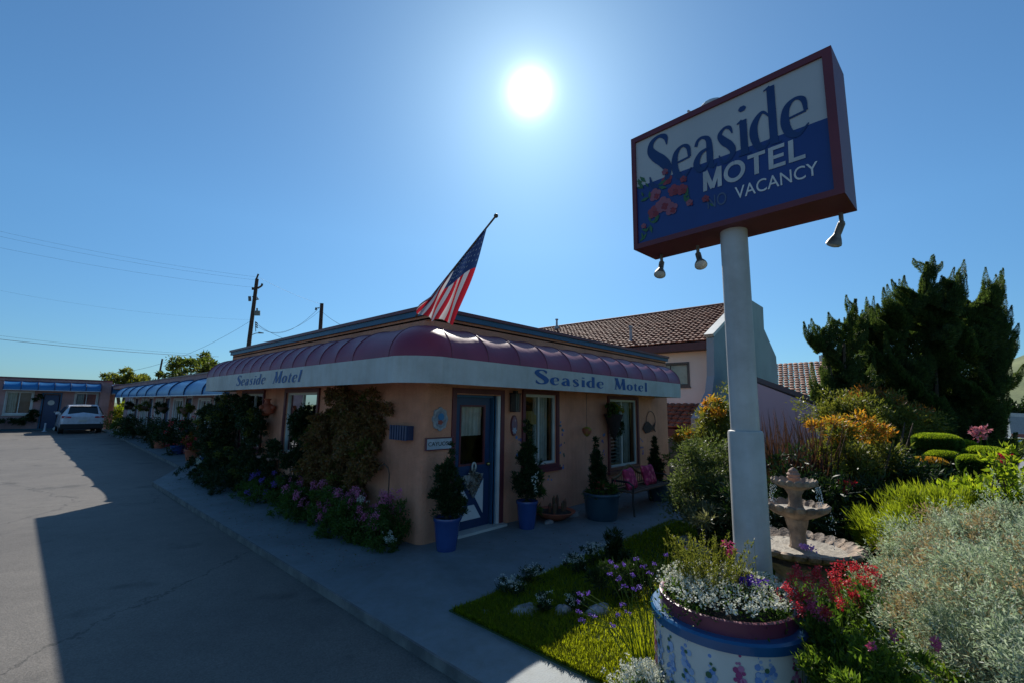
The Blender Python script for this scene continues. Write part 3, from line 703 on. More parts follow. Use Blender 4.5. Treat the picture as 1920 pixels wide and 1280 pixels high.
# ================================================================== NEIGHBOURING HOUSES
def tile_mat():
    m, t, o = _mat('clay_roof_tiles')
    p = t.nodes.new('ShaderNodeBsdfPrincipled'); p.inputs['Roughness'].default_value = .8; t.links.new(p.outputs[0], o.inputs[0])
    g = t.nodes.new('ShaderNodeNewGeometry'); r_ = t.nodes.new('ShaderNodeValToRGB')
    r_.color_ramp.elements[0].color = (.17, .06, .036, 1); r_.color_ramp.elements[1].color = (.30, .12, .07, 1)
    t.links.new(g.outputs['Random Per Island'], r_.inputs[0]); t.links.new(r_.outputs[0], p.inputs['Base Color']); return m
M['tile'] = tile_mat()
def tiled_roof(name, p0, along, up, L, Wd, tw, th, m, parent):
    """rows of barrel tiles: p0 lower corner, along the eave, up the slope"""
    p0 = np.array(p0, float); a = np.array(along, float); a /= np.linalg.norm(a); u = np.array(up, float); u /= np.linalg.norm(u); nrm_ = np.cross(a, u)
    if nrm_[2] < 0: nrm_ = -nrm_
    na, nu = max(1, round(L/tw)), max(1, round(Wd/th)); tw, th = L/na, Wd/nu
    ph = np.linspace(0, PI, 6); vs = []; fs = []
    for j in range(nu):
        for i in range(na):
            o0 = len(vs)
            jx, jh = random.uniform(-.012, .012), random.uniform(-.008, .016)
            for e, (du, hh) in enumerate(((0, .055+jh), (th*1.02, .0+jh*.5))):
                for q in ph: vs.append(p0+a*(i*tw+jx+tw*(.5-.5*math.cos(q))*.98)+u*(j*th+du)+nrm_*(hh+math.sin(q)*tw*.24))
            fs += [(o0+k, o0+k+1, o0+7+k, o0+6+k) for k in range(5)]; fs.append(tuple(o0+k for k in range(6)))
    o = MB(); o.v = [tuple(v) for v in vs]; o.f = fs; o.mi = [0]*len(fs)
    return o.build(name, m, parent)
house = empty('neighbour_house', (15, 1, 0), 'white two storey house with brown tile roof and grey gable, just behind the office', 'house')
M['house_white'] = mat('house_plaster', (.80, .74, .63), .85, (.72, .66, .56), .8, .2, 20)
M['house_grey'] = mat('grey_plaster', (.30, .36, .38), .85, (.26, .31, .33), .8, .2, 20)
M['fascia'] = mat('brown_fascia', (.10, .04, .04), .6)
HY = 1.0
mb = MB(); facade(mb, 0, 15.3, HY+.3, 22, -1.2, 4.6, [(2.35, 4.2, 2.80, 3.72)], .12, 1)
mb.quad((15.3, 22, -1.2), (24, 22, -1.2), (24, 22, 4.6), (15.3, 22, 4.6))
mb.build('wall', M['house_white'], house)
wd = window(house, 0, 15.3, 2.36, 4.19, 2.81, 3.71, -1, mat('dark_sash', (.05, .07, .06), .5), mat('dark_trim', (.08, .08, .07), .5), split=.42)
MB().quad((15.42, 2.4, 2.8), (15.42, 4.15, 2.8), (15.42, 4.15, 3.7), (15.42, 2.4, 3.7)).build('blind', mat('olive_blind', (.42, .44, .34), .7), wd)
E0 = np.array((14.75, HY+.2, 4.5)); RID = np.array((19.8, HY+.2, 6.95))
rf = tiled_roof('roof', E0, (0, 1, 0), RID-E0, 21, np.linalg.norm(RID-E0), .235, .31, M['tile'], house)
MB().quad((19.8, HY+.2, 6.95), (19.8, 22, 6.95), (25, 22, 4.5), (25, HY+.2, 4.5)).quad((14.9, HY+.2, 4.50), (19.8, HY+.2, 6.90), (19.8, 22, 6.90), (14.9, 22, 4.50)).build('roof_deck', M['fascia'], house)
MB().box(14.72, 14.86, HY+.25, 22, 4.2, 4.5).box(14.86, 15.3, HY+.25, 22, 4.2, 4.26).build('fascia', M['fascia'], house)
rt = MB(); rt.tube([(19.8, HY+.2, 7.0), (19.8, 22, 7.0)], .11, 8); rt.build('ridge_tile', M['tile'], rf)
for (px, py, hgt) in ((1183, 640, .75), (1044, 612, .5)):
    p = XP(px, py, 15.6 if py > 620 else 19.4); b = MB(); b.lathe([(.16, -.1), (.16, .1), (.07, .16), (.06, hgt), (.10, hgt), (.10, hgt+.08), (0, hgt+.09)], (p[0], p[1], p[2]-.1), 10); b.build('vent_pipe', M['house_grey'], house)
endp = [(14.55, 4.6), (15.9, 5.42), (19.7, 7.15), (22.4, 7.15), (22.3, 6.0), (23.0, 5.6), (24.5, 4.75), (24.7, -1.5), (12.6, -1.5), (12.6, 1.5), (13.4, 1.95), (14.1, 2.45), (14.4, 3.1)]
MB().prism([(x, HY, z) for x, z in endp], (0, .28, 0)).build('gable_wall', M['house_grey'], house)
MB().prism([(14.5, HY-.03, 4.62), (19.68, HY-.03, 7.18), (19.7, HY-.03, 7.3), (14.4, HY-.03, 4.72)], (0, .36, 0)).build('coping', M['cream'], house)
# skirt roof over the ground floor
s0 = np.array((13.6, HY+.29, 1.05)); s1 = np.array((15.28, HY+.29, 2.0))
tiled_roof('skirt_roof', s0, (0, 1, 0), s1-s0, 12, np.linalg.norm(s1-s0), .27, .33, M['tile'], house)
MB().box(13.58, 13.72, HY+.3, 13, .74, 1.04).quad((13.75, HY+.3, 1.02), (15.3, HY+.3, 1.95), (15.3, 13, 1.95), (13.75, 13, 1.02)).build('skirt_fascia', M['fascia'], house)
MB().box(14.0, 14.1, HY+.3, 13, -1.2, .9).build('lower_wall', M['house_white'], house)
# low wing with sloping coping to the right
a, b_ = DP(1405, 712, 17), DP(1552, 768, 14.5)
mb = MB(); mb.prism([(a[0], a[1], -1.2), (b_[0], b_[1], -1.2), tuple(b_), tuple(a)], (.3, .3, 0)); mb.build('side_wing', mat('lilac_plaster', (.47, .44, .50), .85, (.43, .40, .46), .8), house)
a1, b1 = a+np.array((-.15, -.15, .0)), b_+np.array((-.1, -.25, -.02)); 
MB().prism([tuple(a1), tuple(b1), tuple(b1+np.array((0, 0, .17))), tuple(a1+np.array((0, 0, .17)))], (.9, .9, 0)).build('side_wing_roof', mat('slate_edge', (.07, .085, .10), .6), house)
h2 = empty('neighbour_house', (30, -4, -1), 'house with lighter brown tile roof showing between the grey gable and the cypress', 'house')
q0, q1, q2 = DP(1450, 742, 27), DP(1600, 752, 24), DP(1450, 683, 31)
al = q1-q0; up = (q2-q0); L2 = np.linalg.norm(al); al[2] = 0
tiled_roof('roof', q0, al, up, L2, np.linalg.norm(up), .3, .36, M['tile'], h2)
MB().prism([tuple(q0+np.array((.5, .6, -.05))), tuple(q0+np.array((.5, .6, -.05))+al), tuple(q0+np.array((.5, .6, -3.5))+al), tuple(q0+np.array((.5, .6, -3.5)))], (3, 4, 0)).build('wall', M['house_white'], h2)
c = DP(1548, 676, 29); MB().box(-.3, .3, -.3, .3, -1.2, .35, T=c).build('chimney', M['house_white'], h2)
# fence between the office and the house
fe = MB()
for i in range(9):
    x = 7.9+i*.5; fe.box(x, x+.49, .32, .35, -.1, 1.0)
fe.box(7.8, 12.6, .35, .40, .75, .83)
tag(fe.build('board_fence', mat('brown_fence', (.22, .13, .10), .8, (.16, .09, .07), 5, .2, 20)), 'low brown board fence at the right-hand end of the office', 'fence')

# ================================================================== THE BIG SIGN
PX, PY = -.12, -4.02
sign = empty('motel_sign', (PX, PY, 0), 'tall motel sign on a stepped white pole, blue and white board with a maroon cabinet', 'sign')
b = MB(); b.lathe([(.118, 0), (.118, 1.635), (.112, 1.65), (.098, 1.655)], (PX, PY, 0), 28); b.build('pole_sleeve', M['steel'], sign, smooth='auto')
b = MB(); b.lathe([(.096, 1.6), (.096, 3.22)], (PX, PY, 0), 28); b.build('pole', M['steel'], sign, smooth='auto')
az = rad(86.1); wv = Vector((math.cos(az), math.sin(az), 0)); nv = Vector((-math.sin(az), math.cos(az), 0)); zv = Vector((0, 0, 1))
SL, SR, STF, STB, ZB_, ZT_ = .771, .742, .162, .206, 3.165, 4.205
def sp(s, t, z): return Vector((PX, PY, 0))+wv*s+nv*t+zv*z
def sbox(mb, s0, s1, t0, t1, z0, z1, mi=0):
    vs = [sp(s, t, z) for z in (z0, z1) for t in (t0, t1) for s in (s0, s1)]
    mb.add(vs, [(0, 2, 3, 1), (4, 5, 7, 6), (0, 1, 5, 4), (1, 3, 7, 5), (3, 2, 6, 7), (2, 0, 4, 6)], mi)
cabm = mat('sign_cabinet_maroon', (.15, .025, .038), .5, (.12, .02, .032), 3, .05, 10)
b = MB(); sbox(b, SL, -SR, STF-.012, -STB, ZB_, ZT_); b.build('cabinet', cabm, sign)
b = MB(); bw = .048
for s0, s1, z0, z1 in ((SL, -SR, ZB_, ZB_+bw*.9), (SL, -SR, ZT_-bw, ZT_), (SL, SL-bw*.8, ZB_+bw*.9, ZT_-bw), (-SR+bw*1.15, -SR, ZB_+bw*.9, ZT_-bw)): sbox(b, s0, s1, STF-.0119, STF+.012, z0, z1)
b.build('border', cabm, sign)
FL, FR, FB, FT = SL-bw*.8, -SR+bw*1.15, ZB_+bw*.9, ZT_-bw
faceW, faceH = FL-FR, FT-FB
def fp(u, v, h=.0): return sp(FL-u*faceW, STF-.006+h, FB+v*faceH)
split = .555
fw = MB(); fw.quad(fp(0, split), fp(1, split-.02), fp(1, 1), fp(0, 1), 0); fw.quad(fp(0, 0), fp(1, 0), fp(1, split-.02), fp(0, split), 1)
face = fw.build('face', [mat('sign_white', (.46, .47, .48), .4, (.42, .43, .44), 2, spec=.4), mat('sign_blue', (.016, .045, .20), .35, (.013, .038, .17), 2, spec=.5)], sign)
navy = mat('sign_navy', (.012, .04, .15), .35)
w = MB(); ux = -wv; word(w, 'Seaside', fp(.075, .485), ux, zv, nv, faceH*.46, .0, .0, 1.05, 1.12, fit=faceW*.86)
w.build('lettering', navy, face)
w = MB(); word(w, ['m0', 'o0', 't0', 'e0', 'l0'], fp(.41, .295), ux, zv, nv, faceH*.17, .07, .03, 1, 1.0, fit=faceW*.49); w.build('lettering', mat('sign_letter_white', (.5, .51, .52), .4), face)
sans('lettering', 'VACANCY', fp(.575, .145), ux, zv, nv, faceW*.37, faceH*.10, M['white'], face, bold=.0)
sans('lettering', 'NO', fp(.43, .135), ux, zv, nv, faceW*.10, faceH*.105, mat('unlit_letters', (.075, .11, .20), .5), face)
def paint_flower(mb, c, r, U, Vv, Nn, petals=5, mi=0, e=0):
    for k in range(petals):
        a = 2*PI*k/petals+.3; q = Vector(c)+(U*math.cos(a)+Vv*math.sin(a))*r*.55; h = Nn*(.002+.0006*k+e)
        pts = [q+(U*math.cos(t)*r*.5+Vv*math.sin(t)*r*.48)+h for t in np.linspace(0, 2*PI, 9)[:-1]]
        mb.add(pts, [tuple(range(8))], mi)
fl = MB(); random.seed(3)
reds = [(.20, .52, .05), (.12, .42, .06), (.24, .40, .055), (.17, .30, .075), (.11, .26, .06), (.22, .24, .06), (.29, .38, .05), (.19, .60, .03), (.30, .47, .03), (.04, .16, .025), (.42, .23, .03), (.33, .24, .03)]
for i, (u, v, r_) in enumerate(reds):
    paint_flower(fl, fp(u, v), r_*faceH, -wv, zv, nv, 5, i % 2, .001+i*.0003); paint_flower(fl, fp(u+.012, v-.02), r_*.45*faceH, -wv, zv, nv, 4, 3, .0035+i*.0003)
for i in range(26):
    u, v = random.choice([(.05, .5), (.08, .4), (.05, .33), (.1, .2), (.2, .17), (.06, .08), (.3, .31), (.15, .47), (.46, .2), (.03, .58)]); u += random.uniform(-.03, .03); v += random.uniform(-.04, .04); a = random.uniform(0, PI)
    u = max(u, .02); U = (-wv)*math.cos(a)+zv*math.sin(a); Vv = -(-wv)*math.sin(a)+zv*math.cos(a); L = .035*faceH*random.uniform(.8, 1.5); c = Vector(fp(u, max(.04, v)))+nv*(.002+.0003*i)
    fl.add([c-U*L, c-Vv*L*.35, c+U*L, c+Vv*L*.35], [(0, 1, 2, 3)], 2)
fl.build('painted_flowers', [mat('petal_red', (.28, .04, .06), .5), mat('petal_pink', (.30, .09, .13), .5), mat('leaf_paint', (.04, .13, .05), .5), mat('petal_dark', (.25, .02, .03), .5)], face)
cap = MB(); prof_ = [(.12, 0), (.12, .05), (.09, .085), (.03, .10), (0, .10)]; c = sp(.10, 0, ZT_+.003); cap.lathe(prof_, c, 18); cap.build('photocell_cap', M['steel'], sign)
c = sp(.26, .1, ZT_); MB().tube([c, c+Vector((0, 0, .05))], .012).tube([c+Vector((-.02, 0, .05)), c+Vector((.02, 0, .06))], .01).build('bracket', M['steel'], sign)
def flood(s, t, tilt):
    c = sp(s, t, ZB_); d = (nv*math.sin(tilt[0])+wv*tilt[1]-zv*math.cos(tilt[0])).normalized()
    b = MB(); b.tube([c+zv*.002, c-zv*.07], .014, 8); j = c-zv*.075; b.ball(j, .02)
    b.tube([j, j+d*.07], .024, 10); p = [j+d*x for x in (.07, .085, .11, .135, .15)]; b.tube(p, [.022, .025, .038, .048, .05], 16)
    f = b.build('floodlight', mat('aged_lamp_metal', (.22, .21, .19), .5, (.10, .09, .08), 14), sign, smooth='auto')
    g = MB(); p = [j+d*x for x in (.15, .162, .168)]; g.tube(p, [.048, .035, .01], 16); g.build('lens', mat('lamp_lens', (.5, .5, .47), .15), f, smooth='auto')
flood(.66, -STB+.10, (.5, -.1)); flood(.33, -STB+.10, (.5, -.35)); flood(-.655, -STB+.04, (-.15, .45))

# ================================================================== THE PAINTED TUB
TC = (-.66, -4.00); TZ, TR = .62, .415
tub = empty('flower_tub', (*TC, 0), 'big round planter painted with blue and pink flowers under a blue and maroon rim', 'planter')
b = MB(); b.lathe([(TR-.03, 0), (TR, .03), (TR+.004, TZ-.078)], (*TC, 0), 64)
b.build('tub_wall', mat('tub_white', (.66, .66, .62), .5, (.56, .56, .52), 3, .1, 12), tub, smooth='auto')
b = MB(); b.lathe([(TR+.006, TZ-.078), (TR+.022, TZ-.075), (TR+.024, TZ-.03), (TR+.012, TZ-.018), (TR-.03, TZ-.017)], (*TC, 0), 64); b.build('blue_band', mat('band_blue', (.008, .10, .24), .3, (.006, .08, .2), 6, coat=.5), tub, smooth='auto')
b = MB(); b.lathe([(TR-.032, TZ-.06), (TR-.032, TZ+.055), (TR-.045, TZ+.06), (TR-.06, TZ+.055), (TR-.06, TZ-.04), (0, TZ-.04)], (*TC, 0), 64); b.build('maroon_band', mat('band_maroon', (.19, .035, .07), .4, (.15, .03, .055), 5, coat=.2), tub, smooth='auto')
pfs = []; random.seed(12)
camaz = math.atan2(CAM[1]-TC[1], CAM[0]-TC[0])
spikes = [(-1.28, .465, 1), (-1.05, .44, 0), (-.80, .47, 0), (-.52, .46, 0), (-.20, .42, 0), (.12, .455, 1), (.36, .47, 0), (.50, .46, 0), (.85, .44, 1), (1.15, .46, 0), (1.45, .42, 1), (-1.6, .44, 0), (1.9, .44, 0), (-2, .46, 1)]
for sa, top, kind in spikes:
    pf = MB()
    sa = -sa
    for k in range(13):
        z = top-.03*k; wd = .008+.022*min(1, k/5)
        for e in range(4 if k > 3 else 2):
            a = camaz-sa+random.uniform(-1, 1)*wd/TR; R_ = TR+.0035+.0004*k; U = Vector((-math.sin(a), math.cos(a), 0)); Nn = Vector((math.cos(a), math.sin(a), 0)); z += .035; c = Vector((TC[0], TC[1], z+random.uniform(-.01, .01)))+Nn*(R_+e*.0002)
            rr = random.uniform(.010, .018)*(1 if k > 1 else .6); mi = (0 if random.random() < .6 else 1) if kind == 0 else (2 if random.random() < .6 else 3)
            if random.random() < .14: mi = 4
            pf.add([c+U*math.cos(t)*rr+zv*math.sin(t)*rr+Nn*(.0006*mi) for t in np.linspace(0, 2*PI, 8)[:-1]], [tuple(range(7))], mi)
    pfs.append(pf)
PM = [mat('paint_blue', (.16, .30, .62), .6), mat('paint_lightblue', (.35, .48, .70), .6), mat('paint_magenta', (.38, .06, .20), .6), mat('paint_pink', (.5, .2, .36), .6), mat('paint_green', (.05, .14, .07), .6)]
for pf in pfs: pf.build('painted_flower', PM, tub)
b = MB(); b.lathe([(TR-.07, TZ-.02), (.2, TZ+.03), (0, TZ+.05)], (*TC, 0), 32); b.build('soil', M['soil'], tub)

petal_w = leafmat('white_petal', [(.75, .75, .68), (.6, .62, .5), (.8, .8, .78), (.35, .4, .22)], .3, tint=(.7, .7, .6))
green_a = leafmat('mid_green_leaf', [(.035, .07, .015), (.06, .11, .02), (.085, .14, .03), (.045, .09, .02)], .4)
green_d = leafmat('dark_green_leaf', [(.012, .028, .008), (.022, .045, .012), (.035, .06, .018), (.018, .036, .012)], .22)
green_y = leafmat('yellow_green_leaf', [(.16, .22, .015), (.24, .30, .02), (.11, .17, .015), (.30, .32, .03)], .5)
green_o = leafmat('olive_leaf', [(.07, .085, .02), (.12, .13, .03), (.17, .16, .035), (.09, .1, .02)], .45)
red_leaf = leafmat('bronze_red_leaf', [(.10, .03, .015), (.22, .07, .02), (.30, .13, .02), (.08, .08, .02), (.05, .06, .02)], .45)
or_leaf = leafmat('orange_tip_leaf', [(.40, .13, .02), (.50, .22, .03), (.30, .20, .03), (.18, .14, .02)], .5)
silver = leafmat('silver_leaf', [(.22, .29, .18), (.33, .39, .27), (.50, .53, .42), (.12, .18, .09)], .45, tint=(.8, .85, .7))
tan = leafmat('dry_tan_sprig', [(.40, .31, .16), (.52, .42, .24), (.28, .21, .11)], .3, tint=(.8, .7, .5))
pink = leafmat('pink_petal', [(.42, .07, .17), (.50, .13, .25), (.34, .05, .15)], .3, tint=(1, .6, .7))
redp = leafmat('red_petal', [(.50, .05, .07), (.40, .03, .05), (.60, .14, .14)], .35, tint=(1, .5, .5))
purp = leafmat('purple_petal', [(.15, .08, .42), (.24, .14, .52), (.12, .06, .32)], .35, tint=(.9, .7, 1))
stem_g = leafmat('green_stem', [(.07, .12, .02), (.11, .16, .03)], .35)
vine_br = leafmat('brown_vine_leaf', [(.17, .075, .035), (.24, .11, .045), (.10, .085, .03), (.26, .16, .055), (.12, .06, .03)], .35)
def up_stems(C, z0, r=.004, jit=.04):
    """thin stems from the ground to each point of C, as one loose mesh array"""
    C = np.asarray(C); N = len(C); B = C.copy(); B[:, 2] = z0; B[:, :2] += rng.normal(size=(N, 2))*jit
    A = C-B; s = np.cross(unit(A), np.array([.3, .8, .1])); s = unit(s)*r; s2 = unit(np.cross(A, s))*r
    V = np.empty((N, 2, 4, 3))
    V[:, 0] = np.stack([B-s, B+s, C+s*.6, C-s*.6], 1); V[:, 1] = np.stack([B-s2, B+s2, C+s2*.6, C-s2*.6], 1)
    return V.reshape(-1, 3)
def plant(name, base, label, cat, parts, group=None):
    """parts: list of callables taking the parent"""
    e = empty(name, base, label, cat, group)
    for p in parts: p(e)
    return e
def fol(blobs, n, L, W, m, name='foliage', **k): return lambda e: foliage(name, blobs, n, L, W, m, e, **k)
def flw(C, R, n, L, W, m, name='blossom', **k): return lambda e: heads(name, C, R, n, L, W, m, e, **k)
def stm(C, z0, r=.004, jit=.04, m=None): return lambda e: npmesh('stem', up_stems(C, z0, r, jit), 4, m or stem_g, e)
def bld(bases, H, W, m, name='foliage', **k): return lambda e: blades(name, bases, H, W, m, e, **k)
def trunk(base, top, r, n=3, spread=.3):
    def f(e):
        mb = MB(); b0 = Vector(base); t0 = Vector(top)
        for i in range(n):
            a = 2*PI*i/n+.5; q = Vector((math.cos(a), math.sin(a), 0))*spread
            mb.tube([b0+q*.12, b0.lerp(t0, .4)+q*.4, b0.lerp(t0, .75)+q*.8, t0+q], [r, r*.8, r*.5, r*.15], 6)
        mb.build('trunk' if r > .02 else 'stem', M['bark'], e)
    return f
# flowers in the tub
a = rng.random(520)*2*PI; rr = (TR-.05)*np.sqrt(rng.random(520))*1.06
C = np.stack([TC[0]+rr*np.cos(a), TC[1]+rr*np.sin(a), TZ+.10+.05*(1-(rr/TR)**2)+.02*rng.random(520)], 1)
plant('white_flowers', (*TC, TZ), 'dense mound of small white flowers filling the painted tub', 'flowers',
      [fol([(TC[0], TC[1], TZ+.04, TR-.05, TR-.05, .09)], 5000, .03, .012, green_a, rough=.05), flw(C, .016, 9, .016, .011, petal_w)])
b0 = np.array((TC[0]-.02, TC[1]+.08, TZ+.08))
bx = disc_pts((b0[0], b0[1]), .12, .13, 95, TZ+.05)
def spiky(e):
    n = len(bx); tips = bx+np.stack([(bx[:, 0]-b0[0])*1.2, (bx[:, 1]-b0[1])*1.2, .16+.20*rng.random(n)], 1)
    t = rng.random((n, 62)); P = (bx[:, None]*(1-t[..., None])+tips[:, None]*t[..., None]).reshape(-1, 3)
    A = rng.normal(size=P.shape)*.6+np.array([0, 0, 1.1]); npmesh('foliage', leaf_verts(P, A, .022, .007), 4, green_o, e)
    npmesh('stem', up_stems(tips, TZ+.05, .0015, .01), 4, green_o, e)
plant('breath_of_heaven', tuple(b0), 'feathery olive green sprig plant rising from the middle of the painted tub', 'plant', [spiky])
C = np.array([(TC[0]-.05+.1*rng.random(), TC[1]-.22+.14*rng.random(), TZ+.17+.02*rng.random()) for _ in range(26)])
plant('purple_flowers', (TC[0], TC[1]-.15, TZ), 'little cluster of dark purple flowers among the white ones in the tub', 'flowers', [flw(C, .014, 8, .018, .013, leafmat('deep_purple', [(.08, .03, .28), (.14, .05, .4)], .3, tint=(.8, .6, 1)))])
C = np.array([DP(1377+random.uniform(-22, 4), 1025+random.uniform(-8, 14), 2.95) for _ in range(8)])
plant('pink_flowers', tuple(DP(1370, 1060, 2.9)), 'small pink blooms at the back of the tub beside the sign pole', 'flowers', [flw(C, .015, 12, .02, .014, pink), stm(C, TZ+.05, .0015, .03)])

# verbena left of the tub
Vh = [DP(x, y, d) for x, y, d in [(1087, 1113, 2.75), (1104, 1112, 2.7), (1086, 1127, 2.7), (1087, 1147, 2.7), (1111, 1153, 2.7), (1091, 1163, 2.65), (1150, 1170, 2.6), (1155, 1062, 2.9), (1173, 1058, 2.9), (1160, 1081, 2.85), (1186, 1078, 2.9), (1171, 1098, 2.8), (1188, 1102, 2.8), (1196, 1098, 2.8), (1168, 1131, 2.75), (1180, 1148, 2.7), (1156, 1148, 2.7), (1191, 1045, 2.9), (1215, 1072, 2.95), (1226, 1056, 2.95), (1250, 1038, 2.9), (1284, 1027, 3.0), (1140, 1075, 2.9), (1144, 1052, 2.95), (1205, 1060, 2.9)]]
vb_ = np.array([(-.66, -3.46, 0), ])
def verb_stems(e):
    mb = MB()
    for h in Vh:
        h = Vector(h); b_ = Vector((-.72+random.uniform(-.09, .09), -3.50+random.uniform(-.08, .08), 0)); mid = b_.lerp(h, .6)+Vector((0, 0, .12)); mb.tube([b_, b_.lerp(mid, .5)+Vector((0, 0, .03)), mid, h], [.004, .003, .0025, .002], 4)
    mb.build('stem', stem_g, e)
plant('verbena', (-.72, -3.5, 0), 'tall thin verbena with violet flower heads left of the painted tub', 'plant',
      [verb_stems, flw(np.repeat(np.array(Vh), 3, 0)+rng.normal(size=(len(Vh)*3, 3))*np.array([.010, .010, .003]), .007, 12, .008, .006, purp),
       bld(disc_pts((-.70, -3.5), .13, .14, 110), .42, .009, grass_m, lean=.35)])
C = np.array([(-1.05+.13*rng.normal()*.8, -3.66+.12*rng.normal()*.8, .0) for _ in range(420)]); C[:, 2] = .10+.10*rng.random(420)+.12*np.exp(-((C[:, 0]+1.05)**2+(C[:, 1]+3.66)**2)/.03)
plant('alyssum', (-.90, -3.75, 0), 'small bank of white alyssum at the left foot of the painted tub', 'flowers',
      [fol([(-1.05, -3.64, .07, .26, .24, .16)], 4500, .025, .01, green_a), flw(C, .014, 10, .014, .01, petal_w)])

# stones and small flowers along the path edge
stone_m = mat('pale_stone', (.34, .32, .31), .85, (.20, .19, .19), 9, .5, 25)
def stone(c, s, label, rz=0):
    b = MB(); n = 14; rows_ = []
    for i in range(7):
        t = PI*.5*i/6
        for k in range(n):
            a = 2*PI*k/n; w_ = 1+.12*math.sin(3*a+s[0]*40)+.07*math.sin(7*a+i); rows_.append((c[0]+s[0]*math.cos(t)*math.cos(a+rz)*w_, c[1]+s[1]*math.cos(t)*math.sin(a+rz)*w_, c[2]-.02+s[2]*math.sin(t)*(1+.1*math.sin(5*a))))
    b.add(rows_, [(i*n+k, i*n+(k+1) % n, (i+1)*n+(k+1) % n, (i+1)*n+k) for i in range(6) for k in range(n)]); tag(b.build('stone', stone_m, smooth=True), label, 'stone', 'stones in the lawn')
stone((-.73, -1.98, .02), (.06, .05, .03), 'tiny pale stone near the pointed corner of the lawn')
stone((-.47, -2.22, .02), (.17, .12, .05), 'large flat grey stone in the lawn, leftmost of the big ones')
stone((-.24, -2.47, .02), (.10, .08, .06), 'grey stone half under white flowers in the middle of the row')
stone((-.02, -2.70, .02), (.17, .10, .06), 'long pale stone behind the violet verbena heads')
def small_white(c, s, label, h=.10):
    n = int(60*s/.12); C = np.array([(c[0]+s*rng.normal()*.5, c[1]+s*rng.normal()*.45, h*(.7+.5*rng.random())) for _ in range(n)])
    plant('white_flowers', (c[0], c[1], 0), label, 'flowers', [fol([(c[0], c[1], h*.4, s, s, h*.8)], int(1400*s/.12), .03, .009, green_d), flw(C, .009, 6, .012, .009, petal_w)], 'small white flowers by the path')
small_white((-.26, -1.88), .13, 'white flowered clump spilling over the lawn edge nearest its corner', .13)
small_white((.12, -1.85), .11, 'single white flowered tuft on the lawn edge right of the first clump', .13)
small_white((-.36, -2.34), .07, 'narrow white flowered tuft between the two grey stones', .14)
small_white((-.12, -2.52), .10, 'low white flowered patch beside the pale stone', .10)
small_white((1.05, -2.0), .14, 'white flowered clump in the shade farther along the path', .20)
small_white((.62, -1.98), .12, 'thin white flowered clump in front of the shaded strip', .16)
plant('spiky_plant', (1.25, -2.15, 0), 'dark upright bushy plant at the edge of the shaded lawn', 'plant', [fol([(1.25, -2.15, .12, .15, .15, .17), (1.3, -2.1, .25, .06, .06, .12)], 1500, .07, .012, green_d, up=.8)])
plant('spiky_plant', (.32, -2.6, 0), 'dark low leafy plant on the lawn behind the verbena', 'plant', [fol([(.30, -2.6, .10, .25, .2, .2), (.6, -2.75, .1, .2, .2, .2)], 2600, .06, .012, green_d, up=.8)])

# ================================================================== THE FOUNTAIN
FC = (1.62, -3.96)
ft = empty('fountain', (*FC, 0), 'three tiered scalloped stone fountain with pine cone top', 'fountain')
fs = mat('cast_stone', (.46, .33, .23), .8, (.20, .155, .125), 9, .5, 34, detail=8, grime=.35, gscale=6, runs=.6)
def bowl(z, R, depth, lobes, parent):
    b = MB(); n = 168
    outer = [(.07, z-depth), (R*.35, z-depth*.92), (R*.68, z-depth*.62, .02), (R*.88, z-depth*.25, .08), (R*.93, z-.015, .13), (R*.96, z+.008, .14, .018), (R*.92, z+.018, .12, .022), (R*.82, z+.0, .08), (R*.72, z-depth*.35, .02), (R*.4, z-depth*.55), (0.001, z-depth*.6)]
    b.lathe(outer, (*FC, 0), n, lobes=lobes, amp=1); return b.build('bowl', fs, parent, smooth='auto')
bb = bowl(.50, .50, .13, 28, ft); b2 = bowl(.86, .27, .12, 18, ft); b3 = bowl(1.09, .19, .075, 16, ft)
def col_(z0, z1, prof_):
    b = MB(); b.lathe([(r_, z0+(z1-z0)*t, .06) for r_, t in prof_], (*FC, 0), 40, lobes=10); b.build('column', fs, ft, smooth='auto')
col_(0, .37, [(.30, 0), (.30, .12), (.22, .2), (.2, .6), (.28, .85), (.34, 1)]); col_(.38, .76, [(.15, 0), (.11, .12), (.07, .3), (.065, .6), (.09, .85), (.10, 1)]); col_(.80, 1.03, [(.10, 0), (.075, .15), (.055, .4), (.055, .75), (.08, .95), (.08, 1)])
b = MB(); b.lathe([(.05, 1.045), (.055, 1.06), (.04, 1.075), (.035, 1.09)]+[(.053*math.sin(PI*(.15+.85*t))**.7*(1+.10*math.sin(t*26))+.001, 1.09+.15*t, .10) for t in np.linspace(0, 1, 16)], (*FC, 0), 24, lobes=8); b.build('finial', mat('cone_stone', (.36, .20, .14), .8, (.2, .12, .09), 12, .3, 40), ft, smooth='auto')
wm_ = _mat('water'); p = wm_[1].nodes.new('ShaderNodeBsdfGlass'); p.inputs['Roughness'].default_value = .03; p.inputs['IOR'].default_value = 1.33; wm_[1].links.new(p.outputs[0], wm_[2].inputs[0])
wat = wm_[0]
dk = mat('basin_water', (.42, .37, .30), .45, (.26, .23, .19), 9, .5, 25, spec=.4)
for z, R_ in ((.475, .44), (.84, .23), (1.075, .165)):
    b = MB(); b.lathe([(R_, z), (.001, z)], (*FC, 0), 40); b.build('water', dk, ft)
dr_ = MB()
